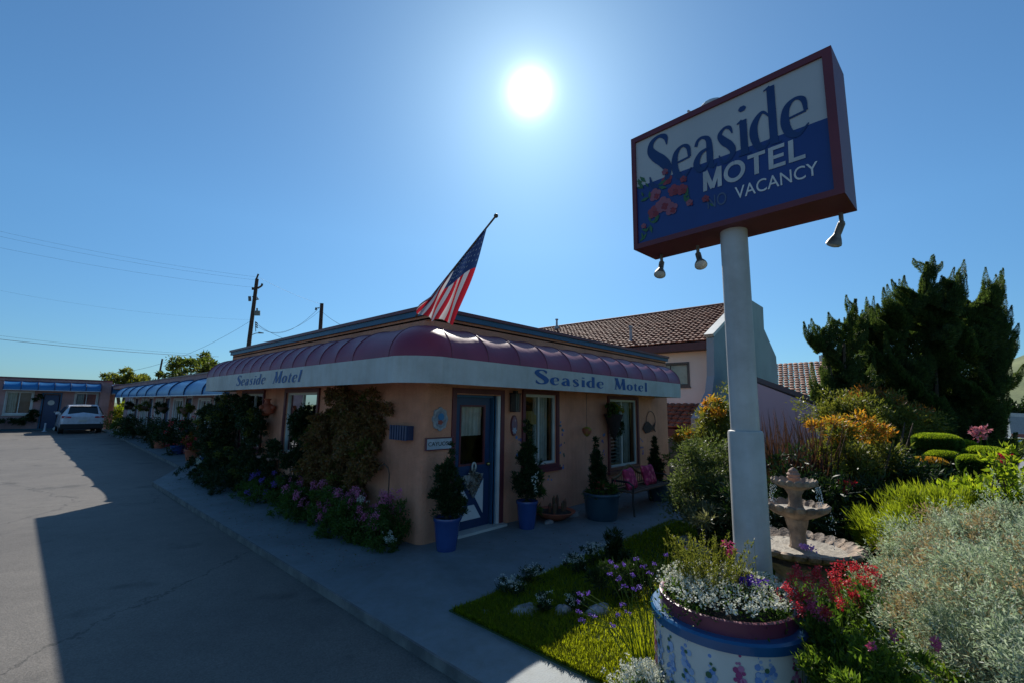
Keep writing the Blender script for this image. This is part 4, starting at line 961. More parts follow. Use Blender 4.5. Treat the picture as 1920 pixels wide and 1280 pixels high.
for k in range(300):
    lvl = k % 3; a = math.atan2(CAM[1]-FC[1], CAM[0]-FC[0])+random.choice([-1.2, -1.1, -.9, 1.0, 1.15, 1.6])+random.uniform(-.14, .14)
    R_, z1, z0 = ((.205, 1.07, .90), (.20, 1.07, .9), (.285, .84, .52))[lvl]; t = random.random(); z = z1-(z1-z0)*t; q = R_+.03*t**.5
    s = random.uniform(.0015, .0035); c = (FC[0]+q*math.cos(a), FC[1]+q*math.sin(a), z); dr_.add([(c[0]-s, c[1]+s, c[2]), (c[0]+s, c[1]-s, c[2]), (c[0], c[1], c[2]+s*3), (c[0], c[1], c[2]-s*2)], [(0, 2, 1), (0, 1, 3)])
o = dr_.build('water_drops', mat('water_drop', (.75, .78, .8), .1), ft); o['kind'] = 'stuff'
C = np.array([(FC[0]-.26+random.uniform(-.03, .03), FC[1]-.12+random.uniform(-.05, .05), .535+random.uniform(0, .03)) for _ in range(9)])
plant('floating_blossom', tuple(C[0]), 'mauve blossom lying in the lowest bowl of the fountain', 'flower', [flw(C, .016, 12, .022, .016, leafmat('mauve_petal', [(.45, .25, .6), (.55, .35, .65)], .3, tint=(.9, .7, 1)), name='petal')])

# ================================================================== GARDEN PLANTS
def D3(x, y, d): return tuple(DP(x, y, d))
def B(x, y, d, rx, ry, rz): p = DP(x, y, d); return (p[0], p[1], p[2], rx, ry, rz)
def gnd(x, y, d): p = DP(x, y, d); return (p[0], p[1], 0)
# strappy leaves in front of the fountain
p = gnd(1490, 1090, 3.35)
plant('strap_leaf_plant', p, 'clump of long arching green strap leaves in front of the fountain', 'plant', [bld(disc_pts(p[:2], .30, .22, 420), .42, .012, leafmat('strap_leaf', [(.07, .12, .02), (.13, .20, .03), (.18, .24, .05)], .45), lean=.75)])
# red valerian
hx = [(1494, 1066, 2.6), (1532, 1066, 2.6), (1578, 1060, 2.7), (1606, 1068, 2.7), (1628, 1066, 2.7), (1490, 1088, 2.55), (1510, 1085, 2.55), (1570, 1085, 2.6), (1632, 1092, 2.65), (1488, 1110, 2.5), (1495, 1122, 2.5), (1590, 1092, 2.6), (1462, 1118, 2.6), (1556, 1112, 2.5), (1570, 1100, 2.6), (1545, 1140, 2.4), (1550, 1152, 2.4), (1600, 1112, 2.6), (1524, 1078, 2.6), (1600, 1062, 2.7), (1617, 1085, 2.7), (1475, 1100, 2.5), (1560, 1075, 2.6), (1500, 1140, 2.4), (1580, 1130, 2.5), (1640, 1075, 2.7), (1545, 1095, 2.5), (1515, 1110, 2.45), (1610, 1125, 2.6)]
C = np.array([DP(*h) for h in hx]); C = np.repeat(C, 9, 0)+rng.normal(size=(len(C)*9, 3))*np.array([.012, .012, .016])
vc = gnd(1550, 1150, 2.6)
plant('red_valerian', vc, 'red flowered valerian bush right of the painted tub', 'plant',
      [fol([B(1575, 1185, 2.65, .26, .26, .2), B(1510, 1165, 2.75, .18, .2, .16), B(1620, 1165, 2.7, .2, .22, .17), B(1570, 1270, 2.4, .35, .3, .26)], 9000, .04, .016, green_a, up=.5),
       flw(C, .014, 10, .013, .010, redp), stm(C[::9], .1, .0022, .05)])
C = np.array([DP(*h) for h in [(1527, 1130, 2.4), (1536, 1158, 2.4), (1522, 1140, 2.4)]]); C = np.repeat(C, 10, 0)+rng.normal(size=(30, 3))*.012
plant('magenta_valerian', gnd(1530, 1180, 2.4), 'single magenta valerian stem in front of the red ones', 'plant', [flw(C, .014, 9, .013, .009, pink), stm(C[::10], .1, .0022, .02), fol([B(1530, 1200, 2.4, .08, .08, .12)], 500, .05, .015, green_a)])
# bright leafy groundcover at the bottom right of the tub
plant('leafy_groundcover', gnd(1600, 1280, 2.0), 'bright green leafy plant at the foot of the tub, right side', 'plant',
      [fol([B(1585, 1290, 2.15, .15, .16, .11), B(1640, 1300, 1.95, .18, .2, .12), B(1720, 1270, 1.95, .17, .17, .13), B(1650, 1225, 2.3, .16, .15, .10), B(1540, 1205, 2.4, .10, .1, .09), B(1600, 1235, 2.25, .18, .15, .09)], 9000, .034, .011, leafmat('fresh_leaf', [(.035, .07, .012), (.07, .12, .018), (.16, .22, .03)], .55), up=.7, rough=.4)])
C = np.array([DP(*h) for h in [(1634, 1212, 1.95), (1676, 1190, 2.0), (1756, 1208, 1.8), (1754, 1200, 1.8)]]); C = np.repeat(C, 5, 0)+rng.normal(size=(20, 3))*.007
plant('pink_bloom', gnd(1690, 1230, 1.9), 'few round pink blooms standing above the green and silver leaves at the bottom', 'flower', [flw(C, .009, 10, .012, .009, pink), stm(C[::5], .3, .0015, .02)])
# silver bushes
def silver_bush(blobs, n, base, label, L=.05, tanb=None):
    parts = [fol(blobs, int(n*1.7), L, .0055, silver, up=.3, rough=.4, inner=.5, clump=330, csize=.17)]
    bb_ = [(b_[0], b_[1], b_[2]+b_[5]*.22, b_[3]*.95, b_[4]*.95, b_[5]*.85) for b_ in (tanb or blobs)]
    parts.append(fol(bb_, n//3, L*.8, .007, tan, name='dry_sprigs', rough=.45, inner=.75, clump=220, csize=.16))
    def sprigs(e):
        P, d = blob_pts(blobs, n//220, .9, .25); t = rng.random((len(P), 40, 1)); tip = P+d*.10+np.array([0, 0, .09]); Q = (P[:, None]*(1-t)+tip[:, None]*t).reshape(-1, 3)
        npmesh('sprigs', leaf_verts(Q, rng.normal(size=Q.shape)+np.array([0, 0, .6]), L*.55, .007), 4, silver, e)
    parts.append(sprigs); parts.append(trunk((base[0], base[1], 0), (base[0], base[1], .25), .015, 4, .2))
    plant('silver_bush', (base[0], base[1], 0), label, 'bush', parts, 'silver leaved bushes')
silver_bush([B(1740, 1120, 2.9, .28, .30, .22), B(1700, 1180, 2.7, .19, .2, .2), B(1680, 1090, 3.1, .14, .15, .12), B(1800, 1080, 3.0, .28, .3, .24)], 42000, gnd(1730, 1120, 2.9), 'widest silver grey bush with dry tan flower sprigs, right of the red valerian', .026)
silver_bush([B(1870, 1075, 2.9, .33, .35, .28), B(1810, 1040, 3.2, .26, .28, .20), B(1950, 1040, 3.0, .28, .3, .30)], 36000, gnd(1860, 1040, 3.0), 'silver grey bush rising highest at the right-hand edge, behind the others', .034)
silver_bush([B(1850, 1190, 2.1, .33, .3, .30), B(1780, 1225, 2.1, .17, .18, .18), B(1950, 1120, 2.1, .3, .3, .35), B(1900, 1290, 1.8, .3, .3, .25)], 34000, gnd(1860, 1230, 2.0), 'silver grey bush closest to the camera in the bottom right corner', .024)
# yellow-green heath bush and leafy bush
def heath(e):
    bl = [B(1700, 995, 4.3, .36, .36, .28), B(1770, 975, 4.3, .38, .34, .30), B(1640, 1000, 4.9, .18, .18, .16)]
    foliage('foliage', bl, 17000, .075, .008, leafmat('heath_leaf', [(.17, .21, .018), (.25, .28, .02), (.10, .14, .015)], .5), e, up=1.3, jit=.45, rough=.25)
plant('heath_bush', gnd(1710, 1030, 4.3), 'fine leaved yellow green bush between the fountain and the silver bushes', 'bush', [heath])
plant('golden_bush', gnd(1830, 960, 4.6), 'loose leafy golden green bush at the right in full sun', 'bush',
      [fol([B(1820, 945, 4.6, .42, .4, .20), B(1880, 935, 4.4, .35, .35, .24), B(1775, 950, 4.8, .22, .22, .14)], 6500, .065, .03, green_y, up=.6, rough=.35), trunk(gnd(1830, 960, 4.6), D3(1830, 900, 4.6), .014, 7, .35)])
def twigs(e):
    mb = MB()
    for k in range(9):
        b_ = Vector(DP(1870+random.uniform(-20, 40), 960, 4.2)); t_ = Vector(DP(1870+random.uniform(-10, 45), 845+random.uniform(0, 50), 4.2)); mb.tube([b_, b_.lerp(t_, .5)+Vector((.03, 0, 0)), t_], [.008, .006, .003], 5)
    mb.build('stem', M['bark'], e); foliage('foliage', [B(1895, 880, 4.2, .18, .18, .22)], 420, .06, .026, green_y, e, up=.6, inner=.1)
plant('young_shrub', gnd(1890, 960, 4.2), 'thin twiggy shrub with few yellow leaves against the street, far right', 'shrub', [twigs])
# cloud-pruned pads
pads = [(1755, 826, 7.6, .30, .14, 'highest flat topped pad of clipped shrub, lit yellow green'), (1802, 838, 8.0, .21, .15, 'clipped golden pad directly under the pink flowers'), (1772, 861, 7.2, .23, .17, 'clipped green pad just above the orange topped one'), (1743, 874, 6.6, .20, .15, 'orange topped clipped pad, lowest at the left'), (1848, 852, 7.0, .24, .14, 'rightmost wide clipped pad beside the street view'), (1826, 868, 6.6, .17, .13, 'small clipped pad in front of the rightmost one'), (1667, 858, 6.8, .26, .13, 'dark clipped pad in shade left of the sunlit ones')]
for i, (x, y, d, r_, h, lb) in enumerate(pads):
    c = DP(x, y, d); top = or_leaf if i == 3 else (green_y if i != 6 else green_d)  # backlit tops are put into the leaf colour; shaded pad gets darker leaves
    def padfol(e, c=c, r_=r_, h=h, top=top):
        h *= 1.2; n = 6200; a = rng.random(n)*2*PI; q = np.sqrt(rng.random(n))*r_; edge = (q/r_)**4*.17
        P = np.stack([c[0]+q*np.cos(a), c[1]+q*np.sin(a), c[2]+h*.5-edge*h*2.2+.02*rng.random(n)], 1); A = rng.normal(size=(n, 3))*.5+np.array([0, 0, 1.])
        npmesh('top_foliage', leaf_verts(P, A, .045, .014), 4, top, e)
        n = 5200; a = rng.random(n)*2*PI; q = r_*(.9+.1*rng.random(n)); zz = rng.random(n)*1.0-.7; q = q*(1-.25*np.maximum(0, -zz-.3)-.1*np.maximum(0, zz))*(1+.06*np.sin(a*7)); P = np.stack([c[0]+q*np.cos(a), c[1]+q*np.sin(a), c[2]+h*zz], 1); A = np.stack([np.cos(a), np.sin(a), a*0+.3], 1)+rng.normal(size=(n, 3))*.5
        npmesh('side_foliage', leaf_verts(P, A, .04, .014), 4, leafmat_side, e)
    leafmat_side = green_d if i in (3, 6) else green_a  # darker leaf colour stands in for shade on the pad sides
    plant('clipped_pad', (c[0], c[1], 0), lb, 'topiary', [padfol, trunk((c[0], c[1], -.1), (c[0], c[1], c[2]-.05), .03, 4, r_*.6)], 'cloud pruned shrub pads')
# flowers near the pads
C = np.array([DP(1838+random.uniform(-16, 14), 812+random.uniform(-10, 12), 7.6) for _ in range(16)])
plant('pink_flower_stem', gnd(1840, 850, 7.6), 'pale pink flower cluster above the clipped pads', 'flower', [flw(C, .04, 10, .05, .035, leafmat('rose_petal', [(.5, .18, .24), (.6, .32, .34), (.4, .08, .12)], .3, tint=(1, .7, .7))), stm(C[:5], 0, .008, .1)])
C = np.array([DP(1883+random.uniform(-9, 9), 857+random.uniform(-6, 6), 6.5) for _ in range(12)])
plant('crimson_flower', gnd(1883, 880, 6.5), 'crimson flower head seen against the grey street', 'flower', [flw(C, .025, 12, .045, .02, redp), stm(C[:3], 0, .008, .02)])
C = np.array([DP(1585+random.uniform(-12, 12), 908+random.uniform(-6, 8), 5.6) for _ in range(14)])
plant('red_flower', gnd(1585, 930, 5.6), 'bright red flower glowing in the dark shrubs behind the fountain', 'flower', [flw(C, .028, 12, .045, .03, redp), stm(C[:3], 0, .006, .03)])
# shrubs behind
plant('nandina', gnd(1600, 860, 6.6), 'heavenly bamboo shrub with fiery orange tips, behind the fountain', 'shrub',
      [fol([B(1590, 850, 6.6, .52, .5, .42), B(1560, 880, 6.4, .4, .4, .4), B(1640, 880, 6.6, .42, .4, .36)], 11000, .075, .02, green_o, rough=.3), fol([B(1592, 795, 6.6, .34, .34, .12), B(1630, 808, 6.6, .22, .24, .10), B(1553, 805, 6.6, .16, .2, .16)], 2800, .065, .017, or_leaf, name='tips', rough=.3), trunk(gnd(1600, 860, 6.6), D3(1600, 820, 6.6), .03, 5, .5)])
plant('photinia', gnd(1640, 800, 8.4), 'broad reddish green shrub in front of the cypress', 'shrub',
      [fol([B(1640, 780, 9.6, .9, .8, .48), B(1700, 800, 9.6, .58, .55, .34), B(1580, 780, 9.6, .56, .56, .4)], 13000, .085, .026, green_o, rough=.3), fol([B(1640, 750, 9.6, .8, .6, .18), B(1700, 778, 9.6, .57, .46, .2)], 2800, .075, .022, red_leaf, name='tips', rough=.3), fol([B(1640, 860, 9.6, 1.05, .9, .5)], 6000, .09, .03, green_d, name='lower_foliage'), trunk(gnd(1640, 800, 8.4), D3(1640, 790, 8.4), .05, 5, .6)])
pf_ = gnd(1485, 880, 6.4)
plant('new_zealand_flax', pf_, 'dark purple bronze flax with upright sword leaves behind the fountain', 'plant', [bld(disc_pts(pf_[:2], .42, .5, 420), 1.6, .045, leafmat('flax_leaf', [(.05, .022, .022), (.09, .04, .035), (.04, .03, .02)], .2), lean=.25, droop=.1)])
plant('orange_tip_shrub', gnd(1335, 840, 8.2), 'tall shrub with orange young leaves left of the pole, against the white house', 'shrub',
      [fol([B(1335, 815, 8.2, .42, .42, .55), B(1310, 840, 8.0, .38, .4, .35), B(1355, 800, 8.2, .32, .3, .5)], 9000, .07, .022, green_o, rough=.35), fol([B(1340, 775, 8.2, .32, .3, .22), B(1288, 825, 8.0, .22, .22, .12)], 1500, .065, .02, or_leaf, name='tips', rough=.4), trunk(gnd(1335, 840, 8.2), D3(1335, 800, 8.2), .035, 5, .4)])
plant('round_green_bush', gnd(1315, 900, 6.4), 'rounded grey green bush between the office corner and the sign pole', 'bush',
      [fol([B(1318, 880, 6.4, .42, .42, .36), B(1300, 930, 6.2, .33, .34, .32), B(1345, 920, 6.4, .4, .4, .45), B(1335, 850, 6.5, .3, .3, .22)], 15000, .055, .015, leafmat('grey_green_leaf', [(.07, .095, .035), (.11, .14, .05), (.05, .07, .025), (.15, .17, .07)], .35), rough=.22), trunk(gnd(1315, 900, 6.4), D3(1315, 880, 6.4), .03, 5, .3)])
plant('low_pale_plant', gnd(1310, 975, 5.6), 'straggly low plant with pale leaf edges along the path by the round bush', 'plant', [fol([B(1322, 968, 5.7, .28, .24, .10), B(1350, 975, 5.5, .25, .2, .10), B(1298, 955, 6.0, .2, .2, .08)], 2600, .07, .016, leafmat('variegated_leaf', [(.12, .13, .07), (.3, .28, .18), (.08, .1, .04)], .3), up=.6)])
for x, y, d, lb in ((1282, 950, 6.2, 'pale edging stone at the path end by the red flowers'), (1300, 960, 6.0, 'second pale edging stone along the path end'), (1318, 974, 5.7, 'pale edging stone nearest the lawn at the path end')):
    p_ = GP(x, y, .03) if False else DP(x, y, d); stone((p_[0], p_[1], .02), (.16, .10, .09), lb)
# deep shrubs filling the shade
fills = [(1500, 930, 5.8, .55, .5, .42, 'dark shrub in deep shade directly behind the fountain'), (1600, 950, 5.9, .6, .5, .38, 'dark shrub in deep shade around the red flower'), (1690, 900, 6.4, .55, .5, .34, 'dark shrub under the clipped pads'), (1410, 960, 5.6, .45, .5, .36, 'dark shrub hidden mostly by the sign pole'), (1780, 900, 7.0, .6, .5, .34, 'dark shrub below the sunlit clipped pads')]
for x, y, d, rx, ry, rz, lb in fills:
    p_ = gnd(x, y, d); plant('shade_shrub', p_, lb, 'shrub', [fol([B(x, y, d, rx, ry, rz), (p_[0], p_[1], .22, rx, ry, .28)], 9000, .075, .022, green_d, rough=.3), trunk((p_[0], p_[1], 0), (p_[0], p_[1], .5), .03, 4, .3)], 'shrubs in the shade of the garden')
p_ = gnd(1690, 900, 5.7)
plant('bird_of_paradise', p_, 'dusty grey strap leaved plant in shade above the little picket edging', 'plant', [bld(disc_pts(p_[:2], .3, .25, 90), .75, .03, leafmat('dusty_leaf', [(.06, .07, .07), (.12, .12, .11), (.05, .06, .05)], .1), lean=1.0)])
# little picket edging
pk = empty('picket_edging', gnd(1715, 945, 5.2), 'low white picket edging half hidden behind the yellow green bush', 'fence')
mb = MB(); q0 = np.array(DP(1680, 938, 5.3)); q1 = np.array(DP(1765, 942, 5.1))
for i in range(9):
    c = q0+(q1-q0)*i/8; mb.prism([(c[0], c[1], .05), (c[0]+.02, c[1]-.045, .05), (c[0]+.02, c[1]-.045, c[2]+.03), (c[0]+.01, c[1]-.022, c[2]+.055), (c[0], c[1], c[2]+.03)], (.012, .004, 0))
mb.build('pickets', M['white'], pk); MB().tube([q0+np.array((.02, .02, -.06)), q1+np.array((.02, .02, -.06))], .012, 4).build('rail', M['white'], pk)

# ================================================================== THE CYPRESS AND OTHER TREES
def juniper(name, label, spires, d0, base, trunk_top, fill, seedn, leafn=1.0, side=.5):
    e = empty(name, base, label, 'tree'); Ps = []; As = []; Rs_ = []
    r2 = np.random.default_rng(seedn); rs = random.Random(seedn); extra = []
    for pl_, dd_ in spires:                       # side spikes swept up and away from each limb
        for _ in range(9 if len(pl_) > 3 else 5):
            t = rs.uniform(.12, .97)*(len(pl_)-1); i = min(int(t), len(pl_)-2); f = t-i
            x, y, r_ = [pl_[i][k]*(1-f)+pl_[i+1][k]*f for k in range(3)]; sg = 1 if rs.random() < side else -1; L = rs.uniform(.9, 1.7)*(12+r_*.9)
            x0 = x+sg*r_*.30; a = rs.uniform(.15, 1.15); L *= 1.4
            extra.append(([(x0, y+8, 5+r_*.24), (x0+sg*L*.50*math.sin(a), y-L*.25*math.cos(a), 5+r_*.15), (x0+sg*L*.85*math.sin(a), y-L*.58*math.cos(a), 3.2+r_*.08), (x0+sg*L*math.sin(a)*1.0, y-L*1.05*math.cos(a)-3, .4)], dd_-rs.uniform(-.3, .6)*r_/40))
        if len(pl_) > 3:
            for _ in range(3 if leafn == 1 else 1):                   # bigger limbs sweeping out at an angle
                t = rs.uniform(.15, .75)*(len(pl_)-1); i = min(int(t), len(pl_)-2); f = t-i
                x, y, r_ = [pl_[i][k]*(1-f)+pl_[i+1][k]*f for k in range(3)]; sg = 1 if rs.random() < side else -1; a = rs.uniform(.35, 1.05); L = rs.uniform(34, 66)*(.6+r_/50); w0 = 6+r_*.24
                extra.append(([(x, y+10, w0), (x+sg*L*.35*math.sin(a), y-L*.2*math.cos(a), w0), (x+sg*L*.7*math.sin(a), y-L*.52*math.cos(a), w0*.62), (x+sg*L*.92*math.sin(a), y-L*.85*math.cos(a), w0*.3), (x+sg*L*.95*math.sin(a), y-L*1.12*math.cos(a), .5)], dd_-rs.uniform(-.3, .7)*r_/40))
    spires = [([(x, y, r_*.50) for x, y, r_ in q], z) for q, z in spires]+extra
    for s in spires:
        pts = crom([(x, y, r_*1.0) for x, y, r_ in s[0]], 6); d = s[1]
        W_ = np.array([DP(a, b_, d) for a, b_ in pts[:, :2]]); R_ = pts[:, 2]*d/FPX
        seglen = np.r_[0, np.cumsum(np.linalg.norm(np.diff(W_, axis=0), axis=1))]
        area = float((R_[1:]+R_[:-1])@np.diff(seglen)*.5)*6.28; n = int(area*6500*leafn)
        cdf = np.cumsum(R_+.03); cdf /= cdf[-1]; u = np.searchsorted(cdf, r2.random(n)); u = np.clip(u, 0, len(W_)-2); f = r2.random(n)[:, None]
        c = W_[u]*(1-f)+W_[u+1]*f; R0 = (R_[u]*(1-f[:, 0])+R_[u+1]*f[:, 0]); T = unit(W_[np.minimum(u+1, len(W_)-1)]-W_[u]+1e-6)
        dd = unit(r2.normal(size=(n, 3))); dd -= T*(dd*T).sum(1, keepdims=True); dd = unit(dd)
        tw = 1+.16*np.sin(seglen[u]*9+np.arctan2(dd[:, 1], dd[:, 0])*2+s[1])+.22*np.sin(seglen[u]*21+np.arctan2(dd[:, 2], dd[:, 0])*3)
        Ps.append(c+dd*(R0*tw*(.55+.45*r2.random(n)**.5))[:, None]); Rs_.append(R0); As.append(T*1.0+dd*(.35+np.clip(R0/.15, 0, 1)*.6)[:, None]+r2.normal(size=(n, 3))*.25)
    P = np.vstack(Ps); A = np.vstack(As)
    Rl = np.clip(np.concatenate(Rs_)/.13, .45, 1.15); npmesh('crown', leaf_verts(P, A, .065*(.5+r2.random(len(P)))*Rl, .019*Rl), 4, junip_m, e)
    if fill: foliage('inner_dark_fill', fill, 9000, .16, .05, green_d, e, rough=.15, inner=.3)  # darker leaf mass added inside the crown to block light
    mb = MB(); mb.tube([Vector(base)-Vector((0, 0, 1.2)), Vector(base).lerp(Vector(trunk_top), .5)+Vector((.15, 0, 0)), trunk_top], [.22, .17, .08], 9)
    for s in spires[:8]:
        q = DP(*s[0][0][:2], s[1]); mb.tube([Vector(base).lerp(Vector(trunk_top), .45), Vector(base).lerp(Vector(q), .7), q], [.09, .06, .03], 6)
    mb.build('trunk', M['bark'], e)
junip_m = leafmat('juniper_leaf', [(.03, .055, .02), (.05, .08, .026), (.075, .11, .034), (.12, .15, .05)], .45)
d = 12.5
sp_big = [([(1700, 800, 60), (1705, 700, 55), (1725, 620, 42), (1738, 570, 24), (1733, 530, 11), (1738, 492, 3)], 12.5),
          ([(1755, 690, 40), (1765, 610, 26), (1778, 565, 17), (1793, 540, 9), (1797, 512, 3)], 12.2),
          ([(1660, 760, 48), (1665, 680, 36), (1683, 610, 24), (1700, 575, 14), (1710, 552, 4)], 12.3),
          ([(1630, 700, 26), (1632, 650, 20), (1625, 610, 12), (1618, 590, 4)], 12.6),
          ([(1640, 650, 22), (1650, 610, 12), (1640, 588, 4)], 12.9),
          ([(1790, 760, 60), (1808, 680, 52), (1825, 610, 38), (1845, 570, 22), (1866, 532, 3)], 12.6),
          ([(1800, 660, 45), (1805, 600, 26), (1815, 565, 6)], 13.2),
          ([(1830, 760, 36), (1850, 700, 24), (1870, 675, 12), (1898, 654, 2)], 12.4),
          ([(1790, 900, 70), (1815, 820, 56), (1835, 750, 36), (1860, 715, 10)], 12.2),
          ([(1700, 900, 80), (1740, 830, 75), (1760, 760, 70), (1750, 690, 50)], 12.6),
          ([(1790, 960, 60), (1825, 890, 40), (1855, 850, 20), (1872, 820, 5)], 12.0),
          ([(1640, 790, 46), (1620, 730, 34), (1600, 690, 22)], 12.5),
          ([(1840, 690, 30), (1868, 640, 16), (1880, 610, 4)], 12.7)]
c = DP(1745, 800, 12.5)
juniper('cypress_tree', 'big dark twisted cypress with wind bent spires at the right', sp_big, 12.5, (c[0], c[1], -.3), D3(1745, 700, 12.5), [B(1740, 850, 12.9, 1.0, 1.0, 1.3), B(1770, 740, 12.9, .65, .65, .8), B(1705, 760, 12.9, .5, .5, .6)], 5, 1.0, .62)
sp_small = [([(1570, 790, 26), (1572, 720, 24), (1585, 670, 20), (1588, 620, 14), (1600, 590, 10), (1604, 562, 3)], 11.5),
            ([(1575, 700, 18), (1555, 660, 14), (1538, 640, 10), (1545, 615, 3)], 11.4), ([(1550, 650, 10), (1520, 648, 3)], 11.4),
            ([(1590, 660, 14), (1605, 620, 10), (1618, 600, 3)], 11.6), ([(1560, 780, 24), (1540, 745, 16), (1530, 720, 5)], 11.4), ([(1590, 780, 30), (1612, 730, 18), (1618, 700, 5)], 11.6)]
c = DP(1572, 790, 11.5)
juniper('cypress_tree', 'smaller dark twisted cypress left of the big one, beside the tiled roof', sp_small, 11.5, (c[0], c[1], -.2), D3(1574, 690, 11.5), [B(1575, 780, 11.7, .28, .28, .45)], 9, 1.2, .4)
def tree(name, base, blobs, n, L, m, label, r=.15, group=None):
    plant(name, base, label, 'tree', [fol(blobs, n, L, L*.5, m, name='crown', rough=.35), trunk(base, (blobs[0][0], blobs[0][1], blobs[0][2]), r, 4, blobs[0][3]*.5)], group)
tree('leafy_tree', tuple(DP(230, 760, 44)*[1, 1, 0]), [B(228, 708, 44, 1.2, 1.2, .8), B(250, 712, 44, 1.3, 1.2, .6), B(205, 708, 44, .6, .6, .5)], 2600, .28, green_o, 'round tree above the far roof left of the leaning pole', .15)
tree('leafy_tree', tuple(DP(262, 760, 47)*[1, 1, 0]), [B(272, 712, 47, .7, .7, .5)], 700, .28, green_o, 'tiny tree top just left of the leaning pole', .1)
tree('leafy_tree', tuple(DP(358, 760, 32)*[1, 1, 0]), [B(360, 690, 32, 1.6, 1.4, .9), B(380, 688, 31, 1.0, 1.0, .7), B(325, 702, 32, .8, .7, .4)], 5200, .2, leafmat('palm_like_leaf', [(.05, .08, .015), (.09, .12, .02), (.12, .13, .03)], .4), 'spiky dark green tree above the blue wing awning', .15)
# garden beyond the breezeway
tree('garden_shrub', tuple(DP(228, 790, 43)*[1, 1, 0]), [(2.4, 42, .5, 1.3, .9, .9), (3.2, 42.5, 1.2, 1, .9, .8), (2.0, 41.5, 1.4, .7, .7, .5)], 3600, .2, green_y, 'sunlit yellow green shrub seen through the breezeway', .05)

# ================================================================== BY THE OFFICE WALLS
def conifer(base, h, r, seedn, label, m=green_d, n=5200, name='potted_conifer', group='conical conifers in pots', L=.045):
    """spiralled conical dwarf conifer"""
    r2 = random.Random(seedn); bl = []
    for t in np.linspace(.10, .93, 15):
        k = float(np.interp(t, (.1, .24, .40, .55, .70, .85, .95), (.80, .98, .84, .58, .36, .21, .12)))*r2.uniform(.85, 1.1)
        for _ in range(3 if k > .3 else 2):
            a = r2.uniform(0, 2*PI); o_ = r*k*.38; bl.append((base[0]+o_*math.cos(a), base[1]+o_*math.sin(a), base[2]+h*t+r2.uniform(-.03, .03), r*k*.72, r*k*.72, h*.07))
    bl.append((base[0]+.01, base[1], base[2]+h*.96, r*.07, r*.07, h*.06))
    f = lambda e: foliage('foliage', bl, n*2, L, .013, m, e, up=.8, jit=.5, rough=.2, inner=.2, clump=60, csize=.20)
    b_ = Vector(base)
    return plant(name, base, label, 'conifer', [f, trunk((b_.x, b_.y, b_.z-.12), (b_.x, b_.y, b_.z+h*.7), .018, 3, .03)], group)
def pot(c, h, r0, r1, m, label, soil=True, group='glazed plant pots'):
    e = empty('plant_pot', c, label, 'plant pot', group)
    b = MB(); b.lathe([(r0*.97, 0), (r0, .02), (r0+(r1-r0)*.45, h*.42), (r1*.97, h*.86), (r1*1.03, h*.90), (r1*1.06, h*.95), (r1*1.03, h), (r1*.9, h), (r1*.88, h*.9)], c, 40); b.build('pot_body', m, e, smooth='auto')
    b = MB(); b.lathe([(r1*.885, h*.9), (.001, h*.93)], c, 24); b.build('soil', M['soil'], e); return e
pot((.16, -.36, 0), .40, .125, .172, M['blue_pot'], 'cobalt blue pot left of the door, at the office corner')
conifer((.16, -.36, .38), .92, .27, 1, 'conical conifer in the blue pot left of the door')
pot((1.68, -.40, 0), .40, .12, .16, M['blue_pot'], 'cobalt blue pot right of the door, under the lantern')
conifer((1.68, -.40, .38), 1.20, .25, 2, 'tall conical conifer in the blue pot right of the door')
pot((3.02, -.88, 0), .42, .25, .30, M['teal_pot'], 'wide dull teal pot beside the bench')
conifer((3.0, -.80, .40), .92, .15, 3, 'dark slim conifer in the wide teal pot')
C = np.array([(3.02+random.uniform(-.28, .28), -.95+random.uniform(-.2, .15), .46+random.uniform(0, .18)) for _ in range(14)])
plant('red_flowers', (3.02, -.95, .4), 'red flowered filler plants round the conifer in the teal pot', 'flowers', [fol([(3.02, -.92, .44, .27, .25, .12)], 1600, .05, .02, green_a), flw(C, .018, 9, .02, .014, redp)])
pot((5.15, -.88, 0), .38, .19, .23, M['teal_pot'], 'dark teal pot at the far end of the bench')
conifer((5.12, -.85, .36), .86, .15, 4, 'dark slim conifer beyond the bench, by the fish ornament')
C = np.array([(5.6+random.uniform(-.08, .08), -.75+random.uniform(-.1, .1), .62+random.uniform(-.15, .2)) for _ in range(10)])
plant('red_flowers', (5.6, -.75, .2), 'red flowers on dark stems just past the last conifer', 'flowers', [fol([(5.6, -.75, .35, .16, .16, .3)], 1200, .05, .02, green_d), flw(C, .025, 9, .03, .02, redp)])
C = np.array([DP(1003+random.uniform(-8, 6), 905+random.uniform(-28, 18), 6.6) for _ in range(10)])
plant('lily_spray', (1.98, -.35, 0), 'green spray with pale lily blooms leaning out beside the right hand blue pot', 'plant', [fol([(1.98, -.33, .62, .10, .10, .20), (2.0, -.3, .3, .08, .08, .3)], 700, .09, .02, green_a), flw(C, .016, 6, .035, .014, petal_w)])
